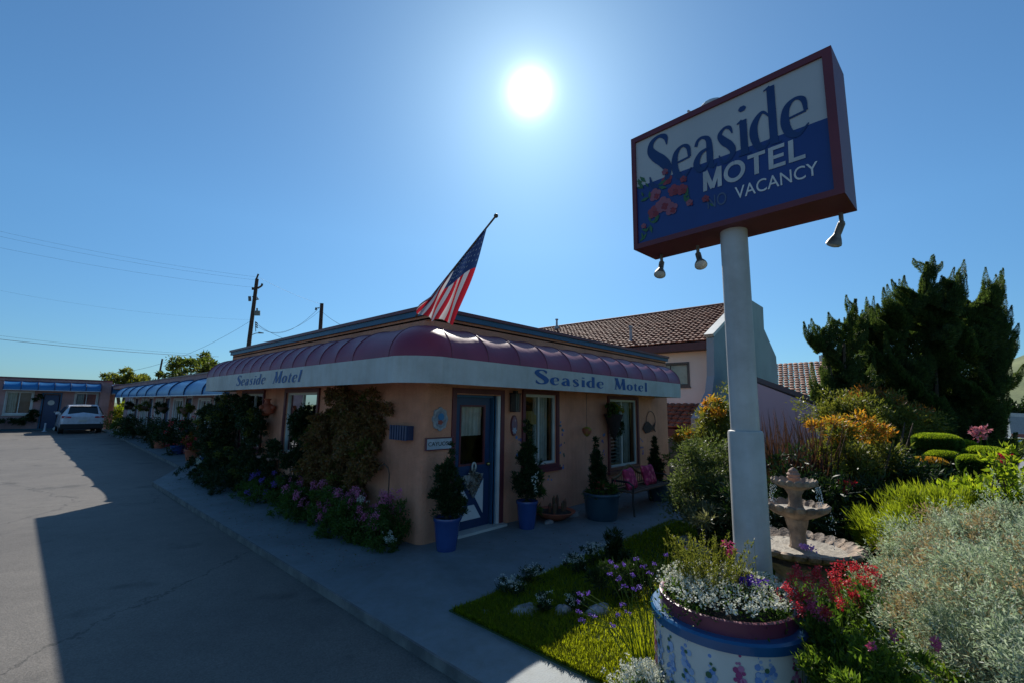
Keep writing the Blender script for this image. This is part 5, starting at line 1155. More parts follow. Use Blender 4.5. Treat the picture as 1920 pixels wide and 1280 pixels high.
# bench with two cushions
bn = empty('garden_bench', (4.2, -1.0, 0), 'dark metal and wood bench with arched back under the right window', 'bench')
b = MB()
for i in range(5): b.box(3.50, 4.94, -1.22+i*.085, -1.15+i*.085, .37, .395)
b.build('seat', M['wood'], bn)
b = MB(); arch = [(3.52+1.40*t, -.80, .56+.20*math.exp(-((t-.42)/.2)**2)) for t in np.linspace(0, 1, 19)]; b.tube(arch, .022, 8)
for i in range(1, 18, 1): b.tube([(arch[i][0], -.80, .42), arch[i]], .007, 6)
b.tube([(3.52, -.80, .42), (4.92, -.80, .42)], .014, 6); b.build('backrest', mat('bench_arch', (.20, .13, .05), .5), bn)
for x in (3.50, 4.94):
    b = MB(); b.tube([(x, -1.20, .38), (x, -1.21, .50), (x, -1.12, .55), (x, -.82, .55)], .018, 8); b.build('armrest', M['black'], bn)
    for yy in (-1.20, -.81):
        MB().tube([(x, yy-.02, 0), (x, yy, .2), (x, yy, .38 if yy < -1 else .56)], .016, 8).build('leg', M['black'], bn)
def floral():
    m, t, o = _mat('floral_cloth'); p = t.nodes.new('ShaderNodeBsdfPrincipled'); p.inputs['Roughness'].default_value = .9; t.links.new(p.outputs[0], o.inputs[0])
    tc = t.nodes.new('ShaderNodeTexCoord'); v = t.nodes.new('ShaderNodeTexVoronoi'); v.inputs['Scale'].default_value = 13; t.links.new(tc.outputs['Object'], v.inputs['Vector'])
    r_ = t.nodes.new('ShaderNodeValToRGB'); e = r_.color_ramp.elements; e.new(.3); e.new(.55)
    for i, (q, c) in enumerate(((0, (.75, .45, .15)), (.22, (.85, .14, .24)), (.42, (.7, .05, .16)), (.62, (.45, .04, .10)))): e[i].position = q; e[i].color = (*c, 1)
    t.links.new(v.outputs['Distance'], r_.inputs[0]); t.links.new(r_.outputs[0], p.inputs['Base Color']); return m
M['floral'] = floral()
def cushion(c, label, rz):
    b = MB(); n = 14; w_ = .19; vs = []
    for side in (1, -1):
        for i in range(n+1):
            for j in range(n+1):
                u, v = -1+2*i/n, -1+2*j/n; pinch = 1-.10*(1-abs(u))*abs(v)**3-.10*(1-abs(v))*abs(u)**3
                th = .075*((1-u**4)*(1-v**4))**.5; vs.append((u*w_*pinch, side*th, v*w_*pinch))
    k = (n+1)**2; fs_ = []
    for s_ in (0, 1):
        for i in range(n):
            for j in range(n): q = s_*k+i*(n+1)+j; fs_.append((q, q+1, q+n+2, q+n+1))
    R_ = Matrix.Rotation(rz, 3, 'Z') @ Matrix.Rotation(-.3, 3, 'X'); b.add([tuple(R_ @ Vector(v)+Vector(c)) for v in vs], fs_); tag(b.build('cushion', M['floral'], smooth=True), label, 'cushion', 'floral cushions on the bench')
cushion((3.82, -.98, .56), 'red floral cushion at the left end of the bench', .12); cushion((4.55, -.98, .56), 'pink floral cushion at the right end of the bench', -.05)
# bowl of succulents and low stones under window one
e = empty('garden_bowl', (2.42, -.36, 0), 'wide low terracotta bowl on the ground under the left front window', 'bowl')
b = MB(); b.lathe([(.14, 0), (.27, .07), (.33, .12), (.345, .135), (.32, .14), (.26, .10)], (2.42, -.36, 0), 36); b.build('bowl', M['terracotta'], e, smooth='auto'); b = MB(); b.lathe([(.29, .11), (.001, .12)], (2.42, -.36, 0), 24); b.build('soil', M['soil'], e)
b = MB(); random.seed(4)
for k in range(9):
    x, y = 2.42+random.uniform(-.2, .2), -.36+random.uniform(-.12, .12); h = random.uniform(.12, .28); b.tube([(x, y, .1), (x, y, .1+h*.8), (x+.01, y, .1+h)], [.022, .026, .006], 8)
tag(b.build('cactus', mat('cactus_red', (.18, .06, .04), .8, (.09, .07, .03), 12)), 'small reddish cactus group standing in the low terracotta bowl', 'cactus')
for x, y, s_, lb in ((2.85, -.42, .16, 'flat stone right of the low terracotta bowl'), (3.0, -.36, .12, 'small flat stone touching the wide teal pot'), (2.15, -.45, .10, 'small flat stone left of the low terracotta bowl')): stone((x, y, .02), (s_, s_*.6, .05), lb)
def relief(name, loc, label, cat, parts):
    e = empty(name, loc, label, cat)
    for nm, mb_, m_ in parts: mb_.build(nm, m_, e)
    return e
def plate(c, rx, rz, y0, th, n=28, lob=0, amp=0):
    pts = [(c[0]+rx*math.cos(t)*(1+amp*math.cos(lob*t)), y0, c[2]+rz*math.sin(t)*(1+amp*math.cos(lob*t))) for t in np.linspace(0, 2*PI, n+1)[:-1]]
    return MB().prism(pts, (0, th, 0))
relief('wall_plaque', (.26, -.02, 1.62), 'scalloped white wall plaque with a blue bird and red flower, left of the door', 'plaque',
       [('plate', plate((.26, 0, 1.62), .125, .155, -.001, -.03, 48, 8, .07), mat('plaque_white', (.42, .42, .42), .6, (.25, .27, .30), 25)), ('rim', plate((.26, 0, 1.62), .095, .12, -.0315, -.006, 40, 8, .05), mat('plaque_inner', (.30, .33, .38), .6, (.2, .2, .22), 20)),
        ('bird', plate((.26, 0, 1.65), .05, .05, -.038, -.008, 16), mat('plaque_blue', (.03, .2, .42), .5)), ('flower', plate((.25, 0, 1.575), .04, .03, -.038, -.008, 16, 5, .2), mat('plaque_red', (.4, .07, .05), .5))])
cs = empty('wall_sign', (.26, -.02, 1.29), 'small framed white name board reading CAYUCOS, behind the left conifer', 'sign')
b = MB(); ring(b, 1, -.03, -.001, .03, .52, 1.20, 1.37, .014); b.build('frame', M['maroon'], cs)
MB().box(.044, .506, -.018, -.001, 1.214, 1.356).build('board', mat('sign_board_white', (.52, .55, .60), .6), cs)
sans('lettering', 'CAYUCOS', (.075, -.0185, 1.258), (1, 0, 0), (0, 0, 1), (0, -1, 0), .40, .055, M['black'], cs, .01, .002)
relief('oval_plaque', (1.79, -.02, 1.50), 'oval red rimmed welcome plaque with flowers, right of the door', 'plaque',
       [('plate', plate((1.79, 0, 1.50), .075, .165, -.001, -.022), M['maroon']), ('panel', plate((1.79, 0, 1.50), .06, .145, -.0225, -.004), mat('plaque_sky', (.16, .16, .22), .6, (.3, .12, .14), 18)), ('flower', plate((1.79, 0, 1.42), .045, .045, -.027, -.006, 24, 6, .25), mat('plaque_daisy', (.45, .48, .58), .5)), ('bloom', plate((1.80, 0, 1.58), .02, .02, -.027, -.006, 16, 5, .25), mat('plaque_pink', (.45, .3, .3), .5))])
ln = empty('wall_lantern', (1.72, -.1, 1.9), 'black square wall lantern between the door and the left front window', 'lantern')
b = MB(); b.box(1.65, 1.79, -.17, -.03, 2.0, 2.02); b.box(1.66, 1.78, -.16, -.04, 1.72, 1.735); b.box(1.69, 1.75, -.13, -.07, 2.02, 2.06); b.box(1.70, 1.74, -.03, -.001, 1.85, 1.98)
for x in (1.66, 1.77):
    for y in (-.16, -.05): b.box(x, x+.01, y, y+.01, 1.735, 2.0)
b.box(1.715, 1.725, -.163, -.158, 1.735, 2.0); b.build('lantern_cage', M['black'], ln)
MB().box(1.672, 1.768, -.148, -.052, 1.736, 1.998).build('lantern_glass', mat('smoked_glass', (.10, .10, .09), .25), ln)
hb = empty('hanging_ornament', (3.52, -.28, 1.4), 'small orange and green heart shaped pot hanging on a long wire between the front windows', 'ornament')
MB().tube([(3.52, -.28, 2.06), (3.52, -.28, 1.46)], .004, 5).build('wire', M['black'], hb)
b = MB(); b.lathe([(.005, 1.27), (.05, 1.30), (.085, 1.36), (.09, 1.41), (.06, 1.44), (.02, 1.45), (0, 1.46)], (3.52, -.28, 0), 20); b.build('pot', mat('painted_heart', (.30, .22, .03), .5, (.35, .09, .05), 9, lo=.45, hi=.55), hb, smooth='auto')
bk = empty('wall_basket', (4.62, -.12, 1.5), 'dark cone shaped wall basket of green and yellow leaves beside the right window', 'basket')
b = MB(); b.lathe([(.02, 1.18), (.06, 1.26), (.14, 1.50), (.19, 1.66), (.20, 1.68), (.17, 1.67)], (4.62, -.215, 0), 24); b.build('basket', mat('basket_dark', (.035, .02, .018), .9, (.02, .012, .01), 25, .4, 60), bk, smooth='auto')
plant('basket_plant', (4.62, -.2, 1.65), 'bright green and yellow leaves growing out of the wall basket', 'plant', [fol([(4.55, -.22, 1.76, .16, .12, .13), (4.78, -.22, 1.72, .12, .12, .10)], 1300, .05, .025, green_a), fol([(4.56, -.24, 1.82, .13, .1, .08), (4.76, -.25, 1.74, .14, .08, .07)], 380, .045, .022, leafmat('basket_leaf', [(.16, .24, .02), (.3, .26, .03), (.3, .12, .03)], .4), name='tips'), fol([(4.70, -.22, 1.45, .12, .1, .25)], 900, .05, .02, green_d, name='trailing_foliage')])
fi = empty('fish_ornament', (6.55, -.03, 1.42), 'rusty metal fish inside a ring, hung on the wall right of the right window', 'ornament')
pts = [(6.28, 0, 1.33), (6.40, 0, 1.46), (6.55, 0, 1.50), (6.68, 0, 1.44), (6.80, 0, 1.36), (6.92, 0, 1.47), (6.88, 0, 1.34), (6.95, 0, 1.24), (6.78, 0, 1.31), (6.62, 0, 1.24), (6.42, 0, 1.22)]
MB().prism([(x, -.02, z) for x, y, z in pts], (0, -.012, 0)).build('fish', mat('rusty_metal', (.07, .035, .025), .8, (.04, .025, .02), 16), fi)
b = MB(); b.tube([(6.72+.24*math.cos(t), -.02, 1.50+.24*math.sin(t)) for t in np.linspace(0, 2*PI, 25)], .008, 6); b.build('ring', M['wood'], fi)
# painted vine of blue flowers on the stucco
b = MB(); random.seed(9)
for x0, zs in ((1.92, (.5, .68, 1.0, 1.3)), (3.12, (.75, .95, 1.15, 1.35, 1.5)), (4.55, (.9, 1.1, 1.25)), (6.25, (.8, .95, 1.08)), (2.75, (.58,)), (2.35, (.62,))):
    for z in zs:
        for _ in range(3):
            x, zz, r_ = x0+random.uniform(-.07, .07), z+random.uniform(-.05, .05), random.uniform(.018, .032); y_ = -.0035-random.random()*.003
            b.add([(x+r_*math.cos(t), y_, zz+r_*math.sin(t)) for t in np.linspace(0, 2*PI, 8)[:-1]], [tuple(range(7))], random.choice((0, 0, 1, 2)))
b.build('painted_flowers', [mat('mural_blue', (.14, .22, .42), .8), mat('mural_green', (.10, .14, .09), .8), mat('mural_purple', (.22, .13, .28), .8)], office)
# door ornament
do = empty('door_ornament', (.98, 0, .75), 'pale star shaped garland with a ring, hung on the blue door', 'ornament')
b = MB(); b.tube([(.98+.035*math.cos(t), .045, .91+.06*math.sin(t)) for t in np.linspace(0, 2*PI, 19)], .014, 7); b.build('ring', M['cream'], do)
foliage('garland', [(.98, .035, .68, .10, .02, .16)], 700, .045, .018, leafmat('dried_garland', [(.30, .27, .22), (.12, .08, .05), (.42, .40, .36), (.2, .12, .06)], .1), do, jit=1.)
b = MB(); b.prism([(.78, .055, .80), (1.18, .055, .80), (.98, .055, .46)], (0, -.012, 0)); b.build('scarf', mat('pale_cloth', (.36, .35, .33), .9, (.2, .18, .16), 22), do)
# left wall: blue slatted box, hanging terracotta pot, shelf, shepherd's hook
bx_ = empty('wall_box', (0, .44, 1.43), 'blue vertical slatted letter box on the wall at the office corner', 'box')
b = MB(); b.box(-.10, -.001, .22, .66, 1.33, 1.52); b.build('box_body', mat('box_navy', (.02, .04, .11), .6), bx_)
b = MB()
for k in range(7): b.box(-.115, -.101, .228+k*.062, .266+k*.062, 1.325, 1.525)
b.build('slats', M['door_blue'], bx_)
tp = empty('wall_pot', (-.1, 5.2, 1.7), 'terracotta strawberry pot hung high between the two big vines', 'plant pot')
b = MB(); b.lathe([(.05, 1.55), (.13, 1.60), (.15, 1.68), (.12, 1.76), (.06, 1.80), (.05, 1.86), (.08, 1.90)], (-.16, 5.22, 0), 18)
for a in (2.0, 3.6, 5.2): b.ball((-.16+.15*math.cos(a), 5.22+.15*math.sin(a), 1.72), .045, 10)
b.build('pot', M['terracotta'], tp, smooth='auto')
sh = MB(); sh.box(-.28, -.002, 4.55, 5.25, .70, .74); tag(sh.build('wall_shelf', [mat('shelf_paint', (.45, .25, .2), .7)]), 'narrow painted shelf between the two big vines', 'shelf')
hk = MB(); hk.tube([(-.22, .42, 0), (-.22, .42, .88), (-.22, .46, .96), (-.22, .56, 1.0), (-.22, .66, .96), (-.22, .70, .9)], .009, 7); tag(hk.build('shepherd_hook', mat('rusty_iron', (.10, .055, .035), .8)), 'rusty curved garden hook rising from the pink flowers at the corner', 'hook')
# climbing vines on the left wall
def vine(label, boxes, n, m, m2=None, r=.03):
    """vine trained on the wall: boxes (y0,y1,z0,z1,depth) filled with leaves, uneven at the rim"""
    b0 = boxes[0]; base = (-.2, (b0[0]+b0[1])/2, 0)
    def f(e):
        bl = []
        r2 = random.Random(int(b0[0]*100))
        for y0, y1, z0, z1, dp in boxes:
            for _ in range(max(5, int((y1-y0)*(z1-z0)*9))):
                s_ = r2.uniform(.14, .26); bl.append((-.05-r2.random()*dp, r2.uniform(y0+.1, y1-.1), r2.uniform(z0+.12, z1-.12), s_*.75, s_, s_))
        foliage('foliage', bl, n, .05, .024, m, e, rough=.35, up=-.1, inner=.2)
        if m2: foliage('young_foliage', bl[::4], n//9, .05, .022, m2, e, rough=.4, up=.1)
    def st(e):
        mb = MB(); r2 = random.Random(5)
        for k in range(7):
            y = base[1]+r2.uniform(-.2, .2); pts = [(-.15, y, 0)]
            zt = max(q[3] for q in boxes)*.8
            for i in range(5): y += r2.uniform(-.18, .18); pts.append((-.06-.06*r2.random(), y, zt*(i+1)/5))
            mb.tube(pts, [.022, .02, .017, .013, .009, .005], 6)
        mb.build('stem', M['bark'], e)
    return plant('climbing_vine', base, label, 'vine', [f, st], 'vines climbing the left wall of the office')
vine('brown leaved vine nearest the office corner, reaching up to the awning', [(.95, 2.95, .2, 2.05, .24), (.65, 1.3, 1.1, 2.05, .18), (.8, 1.4, .2, 1.2, .25), (2.4, 3.0, .3, 1.9, .22)], 60000, vine_br, green_o)
vine('slim dark vine growing up in front of the left window', [(3.15, 4.1, .05, 1.3, .30), (3.35, 3.75, 1.1, 1.75, .14)], 16000, green_d, green_a)
vine('wide green vine at the far end of the left wall', [(5.5, 8.3, .1, 2.1, .50), (7.0, 8.8, .1, 1.9, .6), (5.15, 5.8, .1, 1.6, .4)], 60000, green_d, green_o)
vine('low tangled vine filling the gap under the terracotta pot', [(4.2, 5.6, .05, 1.15, .4)], 12000, green_d, None)
# bed of pink valerian at the corner
def bed(label, y0, y1, x0, x1, zt, n, nf, fm, m=green_a, hr=.02):
    r2 = np.random.default_rng(int(abs(y0)*77)+3); bl = []
    for _ in range(int((y1-y0)*16)+3):
        y = r2.uniform(y0, y1); bl.append((r2.uniform(x0, x1), y, zt*.35, .17, .17, zt*.45))
    C = np.stack([x0-.04+(x1-x0+.06)*r2.random(nf), y0+(y1-y0)*r2.random(nf), zt*(.35+.65*r2.random(nf))], 1)
    Cc = np.repeat(C, 9, 0)+r2.normal(size=(nf*9, 3))*np.array([.02, .02, .028])
    return plant('flower_bed_plant', ((x0+x1)/2, (y0+y1)/2, 0), label, 'flowers', [fol(bl, n, .045, .016, m, rough=.3), flw(Cc, hr, 9, .022, .015, fm), stm(C, 0, .0025, .06)], 'flowering plants along the left wall')
dpink = leafmat('dusty_pink_petal', [(.58, .14, .32), (.68, .26, .42), (.44, .09, .22)], .3, tint=(1, .7, .85))
bed('pink valerian clump right at the office corner', .1, .95, -.58, -.12, .72, 9000, 26, dpink)
bed('pink valerian clump left of the one at the corner', .95, 2.1, -.66, -.15, .66, 9000, 28, dpink)
bed('pink valerian clump farthest from the corner', 2.1, 3.4, -.66, -.15, .60, 9000, 24, dpink)
bed('violet flowered clump with a few white blooms under the far vine', 3.5, 5.6, -.72, -.15, .5, 9000, 16, purp)
bed('low green edging with small white blooms at the far end of the bed', 5.6, 8.2, -.85, -.2, .5, 12000, 9, petal_w, green_d)
C = np.array([(-.42+random.uniform(-.06, .06), .05+random.uniform(-.08, .08), .12+random.uniform(0, .12)) for _ in range(30)])
plant('white_flowers', (-.42, .05, 0), 'tiny white flowers at the very foot of the office corner', 'flowers', [fol([(-.40, .08, .08, .12, .12, .10)], 700, .03, .012, green_a), flw(C, .012, 7, .014, .01, petal_w)])
C = np.array([(-.48+random.uniform(-.05, .05), .62+random.uniform(-.08, .08), .52+random.uniform(0, .07)) for _ in range(26)])
plant('white_flowers', (-.48, .62, 0), 'pale white flower sprays among the pink valerian at the corner', 'flowers', [flw(C, .012, 7, .016, .01, petal_w), stm(C[::4], 0, .002, .03)])
# fallen petals and leaf bits on the walk
_n = 520; _P = np.stack([-.95+.45*rng.normal(size=_n)*.5, -.2+8*rng.random(_n)**1.3, np.full(_n, .004)], 1); _P = np.vstack([_P[_P[:, 0] > -1.42], np.stack([.3+5*rng.random(160), -.3-1.35*rng.random(160)**.7, np.full(160, .004)], 1)])
_A = rng.normal(size=_P.shape)*np.array([1, 1, .12]); _A[:, 2] = abs(_A[:, 2])
_o = npmesh('leaf_litter', leaf_verts(_P, _A, .022*(.5+rng.random(len(_P))), .012), 4, leafmat('litter', [(.16, .10, .05), (.10, .12, .04), (.35, .16, .25), (.07, .05, .03)], .1)); _o['kind'] = 'stuff'; _o['label'] = 'fallen petals and leaf bits scattered on the walk'
# pots and plants along the wing
wp = [(.28, 10.4, .30, .28, 'blue_pot', 'dark blue pot by the wing, nearest the office'), (.25, 12.2, .34, .26, 'terracotta', 'terracotta pot with red leaves, nearest along the wing'), (.3, 14.6, .3, .22, 'blue_pot', 'second blue pot along the wing walk'), (.3, 17.5, .3, .22, 'terracotta', 'second terracotta pot along the wing walk')]
for x, y, h, r_, mm, lb in wp: pot((x, y, 0), h, r_*.75, r_, M[mm], lb, group='pots along the wing')
def wshrub(x, y, z, rx, rz, m, lb, n=2600, C=None): 
    parts = [fol([(x, y, z, rx, rx*1.2, rz), (x+.1, y+.3, z-.1, rx*.8, rx, rz*.8)], n, .10, .035, m, rough=.35)]
    if C: 
        P, d_ = blob_pts([(x, y, z, rx, rx*1.2, rz)], 26, .9); parts.append(flw(P, .05, 9, .06, .05, C))
    plant('wing_shrub', (x, y, 0), lb, 'shrub', parts+[trunk((x, y, 0), (x, y, z), .02, 3, .1)], 'shrubs along the wing walk')
wshrub(.3, 10.5, .55, .35, .38, green_d, 'dark shrub in the blue pot nearest the office')
wshrub(.3, 12.3, .62, .35, .38, red_leaf, 'red flowered shrub in the nearest terracotta pot', 2200, redp)
wshrub(.35, 14.6, .75, .55, .6, green_d, 'tall red flowered shrub midway along the wing', 4200, redp)
wshrub(.35, 17.6, .55, .5, .5, green_d, 'low dark shrub past the red flowered one')
wshrub(.4, 20.5, .6, .5, .6, green_d, 'dark bushy shrub farther along the wing', 3000)
wshrub(.35, 24, .6, .6, .65, green_d, 'dark shrub next to the last one by the breezeway', 3000)
wshrub(.3, 27.5, .5, .7, .6, green_a, 'green shrub at the breezeway end of the wing', 3200)
for k, (y, lb) in enumerate(((9.6, 'nearest the office'), (13.3, 'second from the office'), (16.8, 'third from the office'), (20.6, 'fourth from the office'), (24.3, 'farthest from the office'))):
    e = plant('hanging_basket', (.12, y, 1.75), 'hanging basket of trailing leaves under the blue awning, '+lb, 'hanging basket', [fol([(.12, y, 1.62, .24, .26, .17), (.12, y+.1, 1.5, .18, .2, .12)], 1300, .08, .03, green_o if k % 2 else green_d, rough=.35)], 'hanging baskets along the wing')
    b = MB(); b.lathe([(.05, 1.42), (.14, 1.52), (.17, 1.60)], (.12, y, 0), 14); b.build('basket', M['wood'], e)
    MB().tube([(.12, y, 1.6), (.12, y, 2.06)], .008, 4).build('wire', M['black'], e)
wshrub2 = plant('low_hedge', (-6, 36.6, 0), 'low clipped green hedge under the far window', 'hedge', [fol([(-4.6+.55*i, 36.45, .42, .45, .3, .34) for i in range(-9, 3)], 6500, .16, .06, green_d, rough=.15)])
e = plant('wall_plant', (-2.95, 36.8, 0), 'dark plants hung on the wall between the far window and door', 'plant', [fol([(-2.85, 36.75, 1.9, .25, .2, .28), (-2.85, 36.75, .8, .25, .2, .3)], 900, .14, .05, green_d, rough=.35)])

# ================================================================== WHITE CAR
def car(name, loc, rz, body_m, label, suv=True, group=None, wid=1.86, ln_=4.75, ht=1.68):
    """x across, y forward (0 = rear), built as one lofted body with cut-in glass, wheels and lamps"""
    e = empty(name, (0, 0, 0), label, 'car', group); H2 = wid/2
    glass = M.get('car_glass') or mat('car_glass', (.012, .018, .02), .06, spec=.8); M['car_glass'] = glass
    blk = M.get('car_trim') or mat('car_trim', (.015, .015, .017), .6); M['car_trim'] = blk
    # stations along y: (y, half width low, half width shoulder, z low, z shoulder, z roof, half width roof)
    st = [(0.0, .80, .80, .42, .95, .97, .70), (.05, .90, .90, .36, 1.0, 1.04, .74), (.16, .93, .92, .34, 1.02, 1.12, .72), (.55, .93, .93, .34, 1.04, ht-.06, .64), (.80, .93, .93, .34, 1.04, ht-.01, .63), (1.9, .93, .93, .32, 1.03, ht, .64), (2.7, .93, .93, .32, 1.02, ht-.04, .63), (3.5, .93, .92, .32, 1.0, 1.08, .68), (4.3, .92, .88, .34, .92, .96, .60), (4.62, .86, .80, .38, .84, .87, .55), (ln_, .74, .70, .44, .70, .74, .50)]
    b = MB(); rows_ = []
    for y, wl, ws, zl, zs_, zr, wr in st:
        k = H2/.93; rows_.append([(-wl*k*.9, y, zl-.08), (-wl*k, y, zl+.05), (-ws*k*1.01, y, (zl+zs_)/2), (-ws*k*.985, y, zs_), (-wr*k*1.06, y, zs_+(zr-zs_)*.72), (-wr*k, y, zs_+(zr-zs_)*.93), (-wr*k*.6, y, zr), (0, y, zr+.01), (wr*k*.6, y, zr), (wr*k, y, zs_+(zr-zs_)*.93), (wr*k*1.06, y, zs_+(zr-zs_)*.72), (ws*k*.985, y, zs_), (ws*k*1.01, y, (zl+zs_)/2), (wl*k, y, zl+.05), (wl*k*.9, y, zl-.08)])
    n_ = 15; b.add([p for r_ in rows_ for p in r_], [(i*n_+k, i*n_+k+1, (i+1)*n_+k+1, (i+1)*n_+k) for i in range(len(st)-1) for k in range(n_-1)]); b.add(rows_[0], [tuple(range(n_))]); b.add(rows_[-1], [tuple(reversed(range(n_)))])
    b.build('body', body_m, e, smooth='auto')
    k = H2/.93
    b = MB(); b.prism([(-.66*k, .19, 1.09), (.66*k, .19, 1.09), (.58*k, .50, ht-.12), (-.58*k, .50, ht-.12)], (0, -.035, .018)); b.build('rear_window', glass, e)
    b = MB(); b.prism([(-.62*k, 3.45, 1.09), (.62*k, 3.45, 1.09), (.58*k, 2.78, ht-.09), (-.58*k, 2.78, ht-.09)], (0, .03, .03)); b.build('windscreen', glass, e)
    for s_ in (-1, 1):
        b = MB(); b.prism([(s_*.925*k, .55, 1.07), (s_*.925*k, 3.3, 1.07), (s_*.70*k, 2.6, ht-.13), (s_*.70*k, .75, ht-.13)], (s_*.012, 0, .0)); b.build('side_window', glass, e)
        lm = M.get('tail_lamp') or mat('tail_lamp', (.45, .02, .03), .15); M['tail_lamp'] = lm
        b = MB(); b.prism([(s_*.50*k, .01, .90), (s_*.90*k, .04, .90), (s_*.90*k, .06, 1.02), (s_*.50*k, .03, .98)], (0, -.035, 0)); b.build('tail_light', lm, e)
        b = MB(); b.box(s_*.955*k-.09, s_*.955*k+.09, 2.95, 3.1, 1.05, 1.2); b.build('mirror', body_m, e)
        b = MB(); b.box(s_*.35*k-.2, s_*.35*k+.2, ln_-.12, ln_+.004, .62, .70); b.build('headlight', M['cream'], e)
        for y in (.85, 3.85):
            R_ = .35; w_ = MB(); w_.tube([(s_*(H2-.22), y, R_), (s_*(H2-.02), y, R_), (s_*(H2+.005), y, R_)], [R_, R_, R_*.93], 28); wo = w_.build('wheel', blk, e, smooth='auto')
            r_ = MB(); r_.tube([(s_*(H2+.004), y, R_), (s_*(H2+.014), y, R_)], R_*.62, 20); r_.build('rim', mat('alloy_rim', (.4, .4, .42), .35, metal=.7) if 'rim' not in M else M['rimm'], wo)
    b = MB(); b.box(-.92*k, .92*k, -.035, .10, .28, .56); b.build('bumper', blk, e, bevel=.03)
    b = MB(); b.box(-.17, .17, -.05, -.02, .70, .81); b.build('number_plate', M['cream'], e)
    b = MB(); b.box(-.58*k, .58*k, .36, .55, ht-.04, ht+.0); b.build('roof_spoiler', body_m, e)
    e.location = Vector(loc); e.rotation_euler = (0, 0, rz); return e
car('parked_car', (-.98, 31.2, -.075), 0, mat('car_white', (.62, .65, .72), .25, coat=.5), 'white SUV parked nose-in at the far end of the court', ht=1.66)
ws = MB(); ws.box(-7.2, -4.35, 34.6, 34.8, -.075, .06); tag(ws.build('wheel_stop', mat('painted_wheel_stop', (.22, .36, .52), .7)), 'pale blue concrete wheel stop at the left end of the court', 'wheel stop')
c = GP(83, 808, -.07); b = MB(); b.lathe([(.12, 0), (.12, .03), (.05, .06), (.04, .42), (.05, .5), (0, .52)], (c[0], c[1], -.075), 12); tag(b.build('marker_post', mat('post_white', (.5, .55, .62), .6), smooth='auto'), 'short white marker post left of the white SUV', 'post')
c = GP(104, 807, -.07); b = MB(); b.ball((c[0], c[1], .06), .14, 12); tag(b.build('ball_stone', mat('globe_white', (.55, .57, .55), .5), smooth='auto'), 'small pale ball on the ground beside the white SUV', 'globe')  # plain ball stone on the ground, no lamp

# ================================================================== POLES AND WIRES
M['pole_wood'] = mat('pole_wood', (.07, .045, .04), .95, (.04, .028, .025), 6)
def upole(label, top, low, d, r, extras):
    t_, l_ = np.array(DP(*top, d)), np.array(DP(*low, d)); dr = (l_-t_); bt = t_+dr*((t_[2]+.5)/(t_[2]-l_[2]))
    e = empty('utility_pole', tuple(bt), label, 'utility pole'); MB().tube([bt, t_], [r*1.25, r*.8], 10).build('pole', M['pole_wood'], e); extras(e, d); return e
def ex1(e, d):
    P_ = lambda x, y: Vector(DP(x, y, d))
    b = MB(); b.tube([P_(483, 541), P_(491, 536)], .09, 6); b.tube([P_(491, 536), P_(491.5, 532)], .10, 6); b.tube([P_(481, 523), P_(484.5, 514)], .08, 6); b.tube([P_(474, 539), P_(474, 544)], .10, 6); b.build('crossarm', M['pole_wood'], e)
    b = MB(); b.tube([P_(468, 556), P_(468.5, 565)], .14, 8); b.tube([P_(473, 557), P_(477, 556)], .05, 5); b.tube([P_(480, 562), P_(485, 561)], .07, 6); b.tube([P_(482, 557), P_(483, 562)], .04, 6); b.build('switch_box', mat('pole_gear', (.10, .12, .13), .6), e)
    b = MB(); b.tube([P_(482, 583), P_(482, 592)], [.28, .28], 14); b.tube([P_(482, 578), P_(482, 583)], .08, 8); b.tube([P_(474, 584), P_(484, 585)], .04, 5); b.tube([P_(474, 590), P_(482, 589)], .04, 5); b.build('transformer', mat('transformer_grey', (.16, .18, .19), .6), e)
    b = MB(); b.tube([P_(472, 628), P_(480, 625), P_(487, 624.5)], .04, 5); b.tube([P_(485, 624), P_(494, 624.8)], [.10, .05], 6); b.build('street_light_arm', mat('arm_grey', (.2, .22, .24), .6), e)
    b = MB(); b.tube([P_(479, 603), P_(479.5, 622)], .035, 5)
    for y in (604, 608, 612): b.tube([P_(479, y), P_(483, y+3)], .06, 6)
    b.build('bracket', M['pole_wood'], e)
upole('tall utility pole with transformer and street light behind the office roof', (482, 523), (466.5, 646), 45, .20, ex1)
def ex2(e, d):
    b = MB(); b.tube([DP(599, 577, d), DP(592, 578.5, d)], .03, 5); b.tube([DP(593, 577, d), DP(592, 582, d)], .06, 6); b.build('wire_bracket', M['black'], e)
upole('short thick wooden pole standing behind the office roof', (603.5, 569), (600.5, 620), 30, .14, ex2)
def ex3(e, d):
    b = MB(); b.tube([DP(296.5, 698, d), DP(296, 705, d)], .22, 8); b.build('pole_box', M['pole_wood'], e)
upole('thin leaning pole far off behind the blue wing awning', (304.5, 672), (298, 705), 48, .10, ex3)
wire_m = mat('cable', (.05, .06, .07), .7)
def wire(a, b_, sag, label, r=.02, grp='overhead cables'):
    a, b_ = np.array(a), np.array(b_); pts = [a+(b_-a)*t-np.array([0, 0, sag*4*t*(1-t)]) for t in np.linspace(0, 1, 25)]
    tag(MB().tube(pts, r, 4, cap=False).build('overhead_cable', wire_m), label, 'cable', grp)
wire(DP(-60, 420, 40), DP(483, 520, 45), .4, 'faint top cable of three running to the tall utility pole', .006)
wire(DP(-60, 430, 40), DP(484, 526, 45), .4, 'middle one of three faint cables running to the tall utility pole', .006)
wire(DP(-60, 452, 40), DP(483, 540, 45), .4, 'lowest of three faint cables running to the tall utility pole', .006)
wire(DP(-60, 533, 40), DP(474, 600, 45), .6, 'very faint cable sloping gently down to the middle of the tall pole', .004)
wire(DP(-60, 629, 20), DP(410, 668, 30), .15, 'dark cable low over the far wing roof', .010)
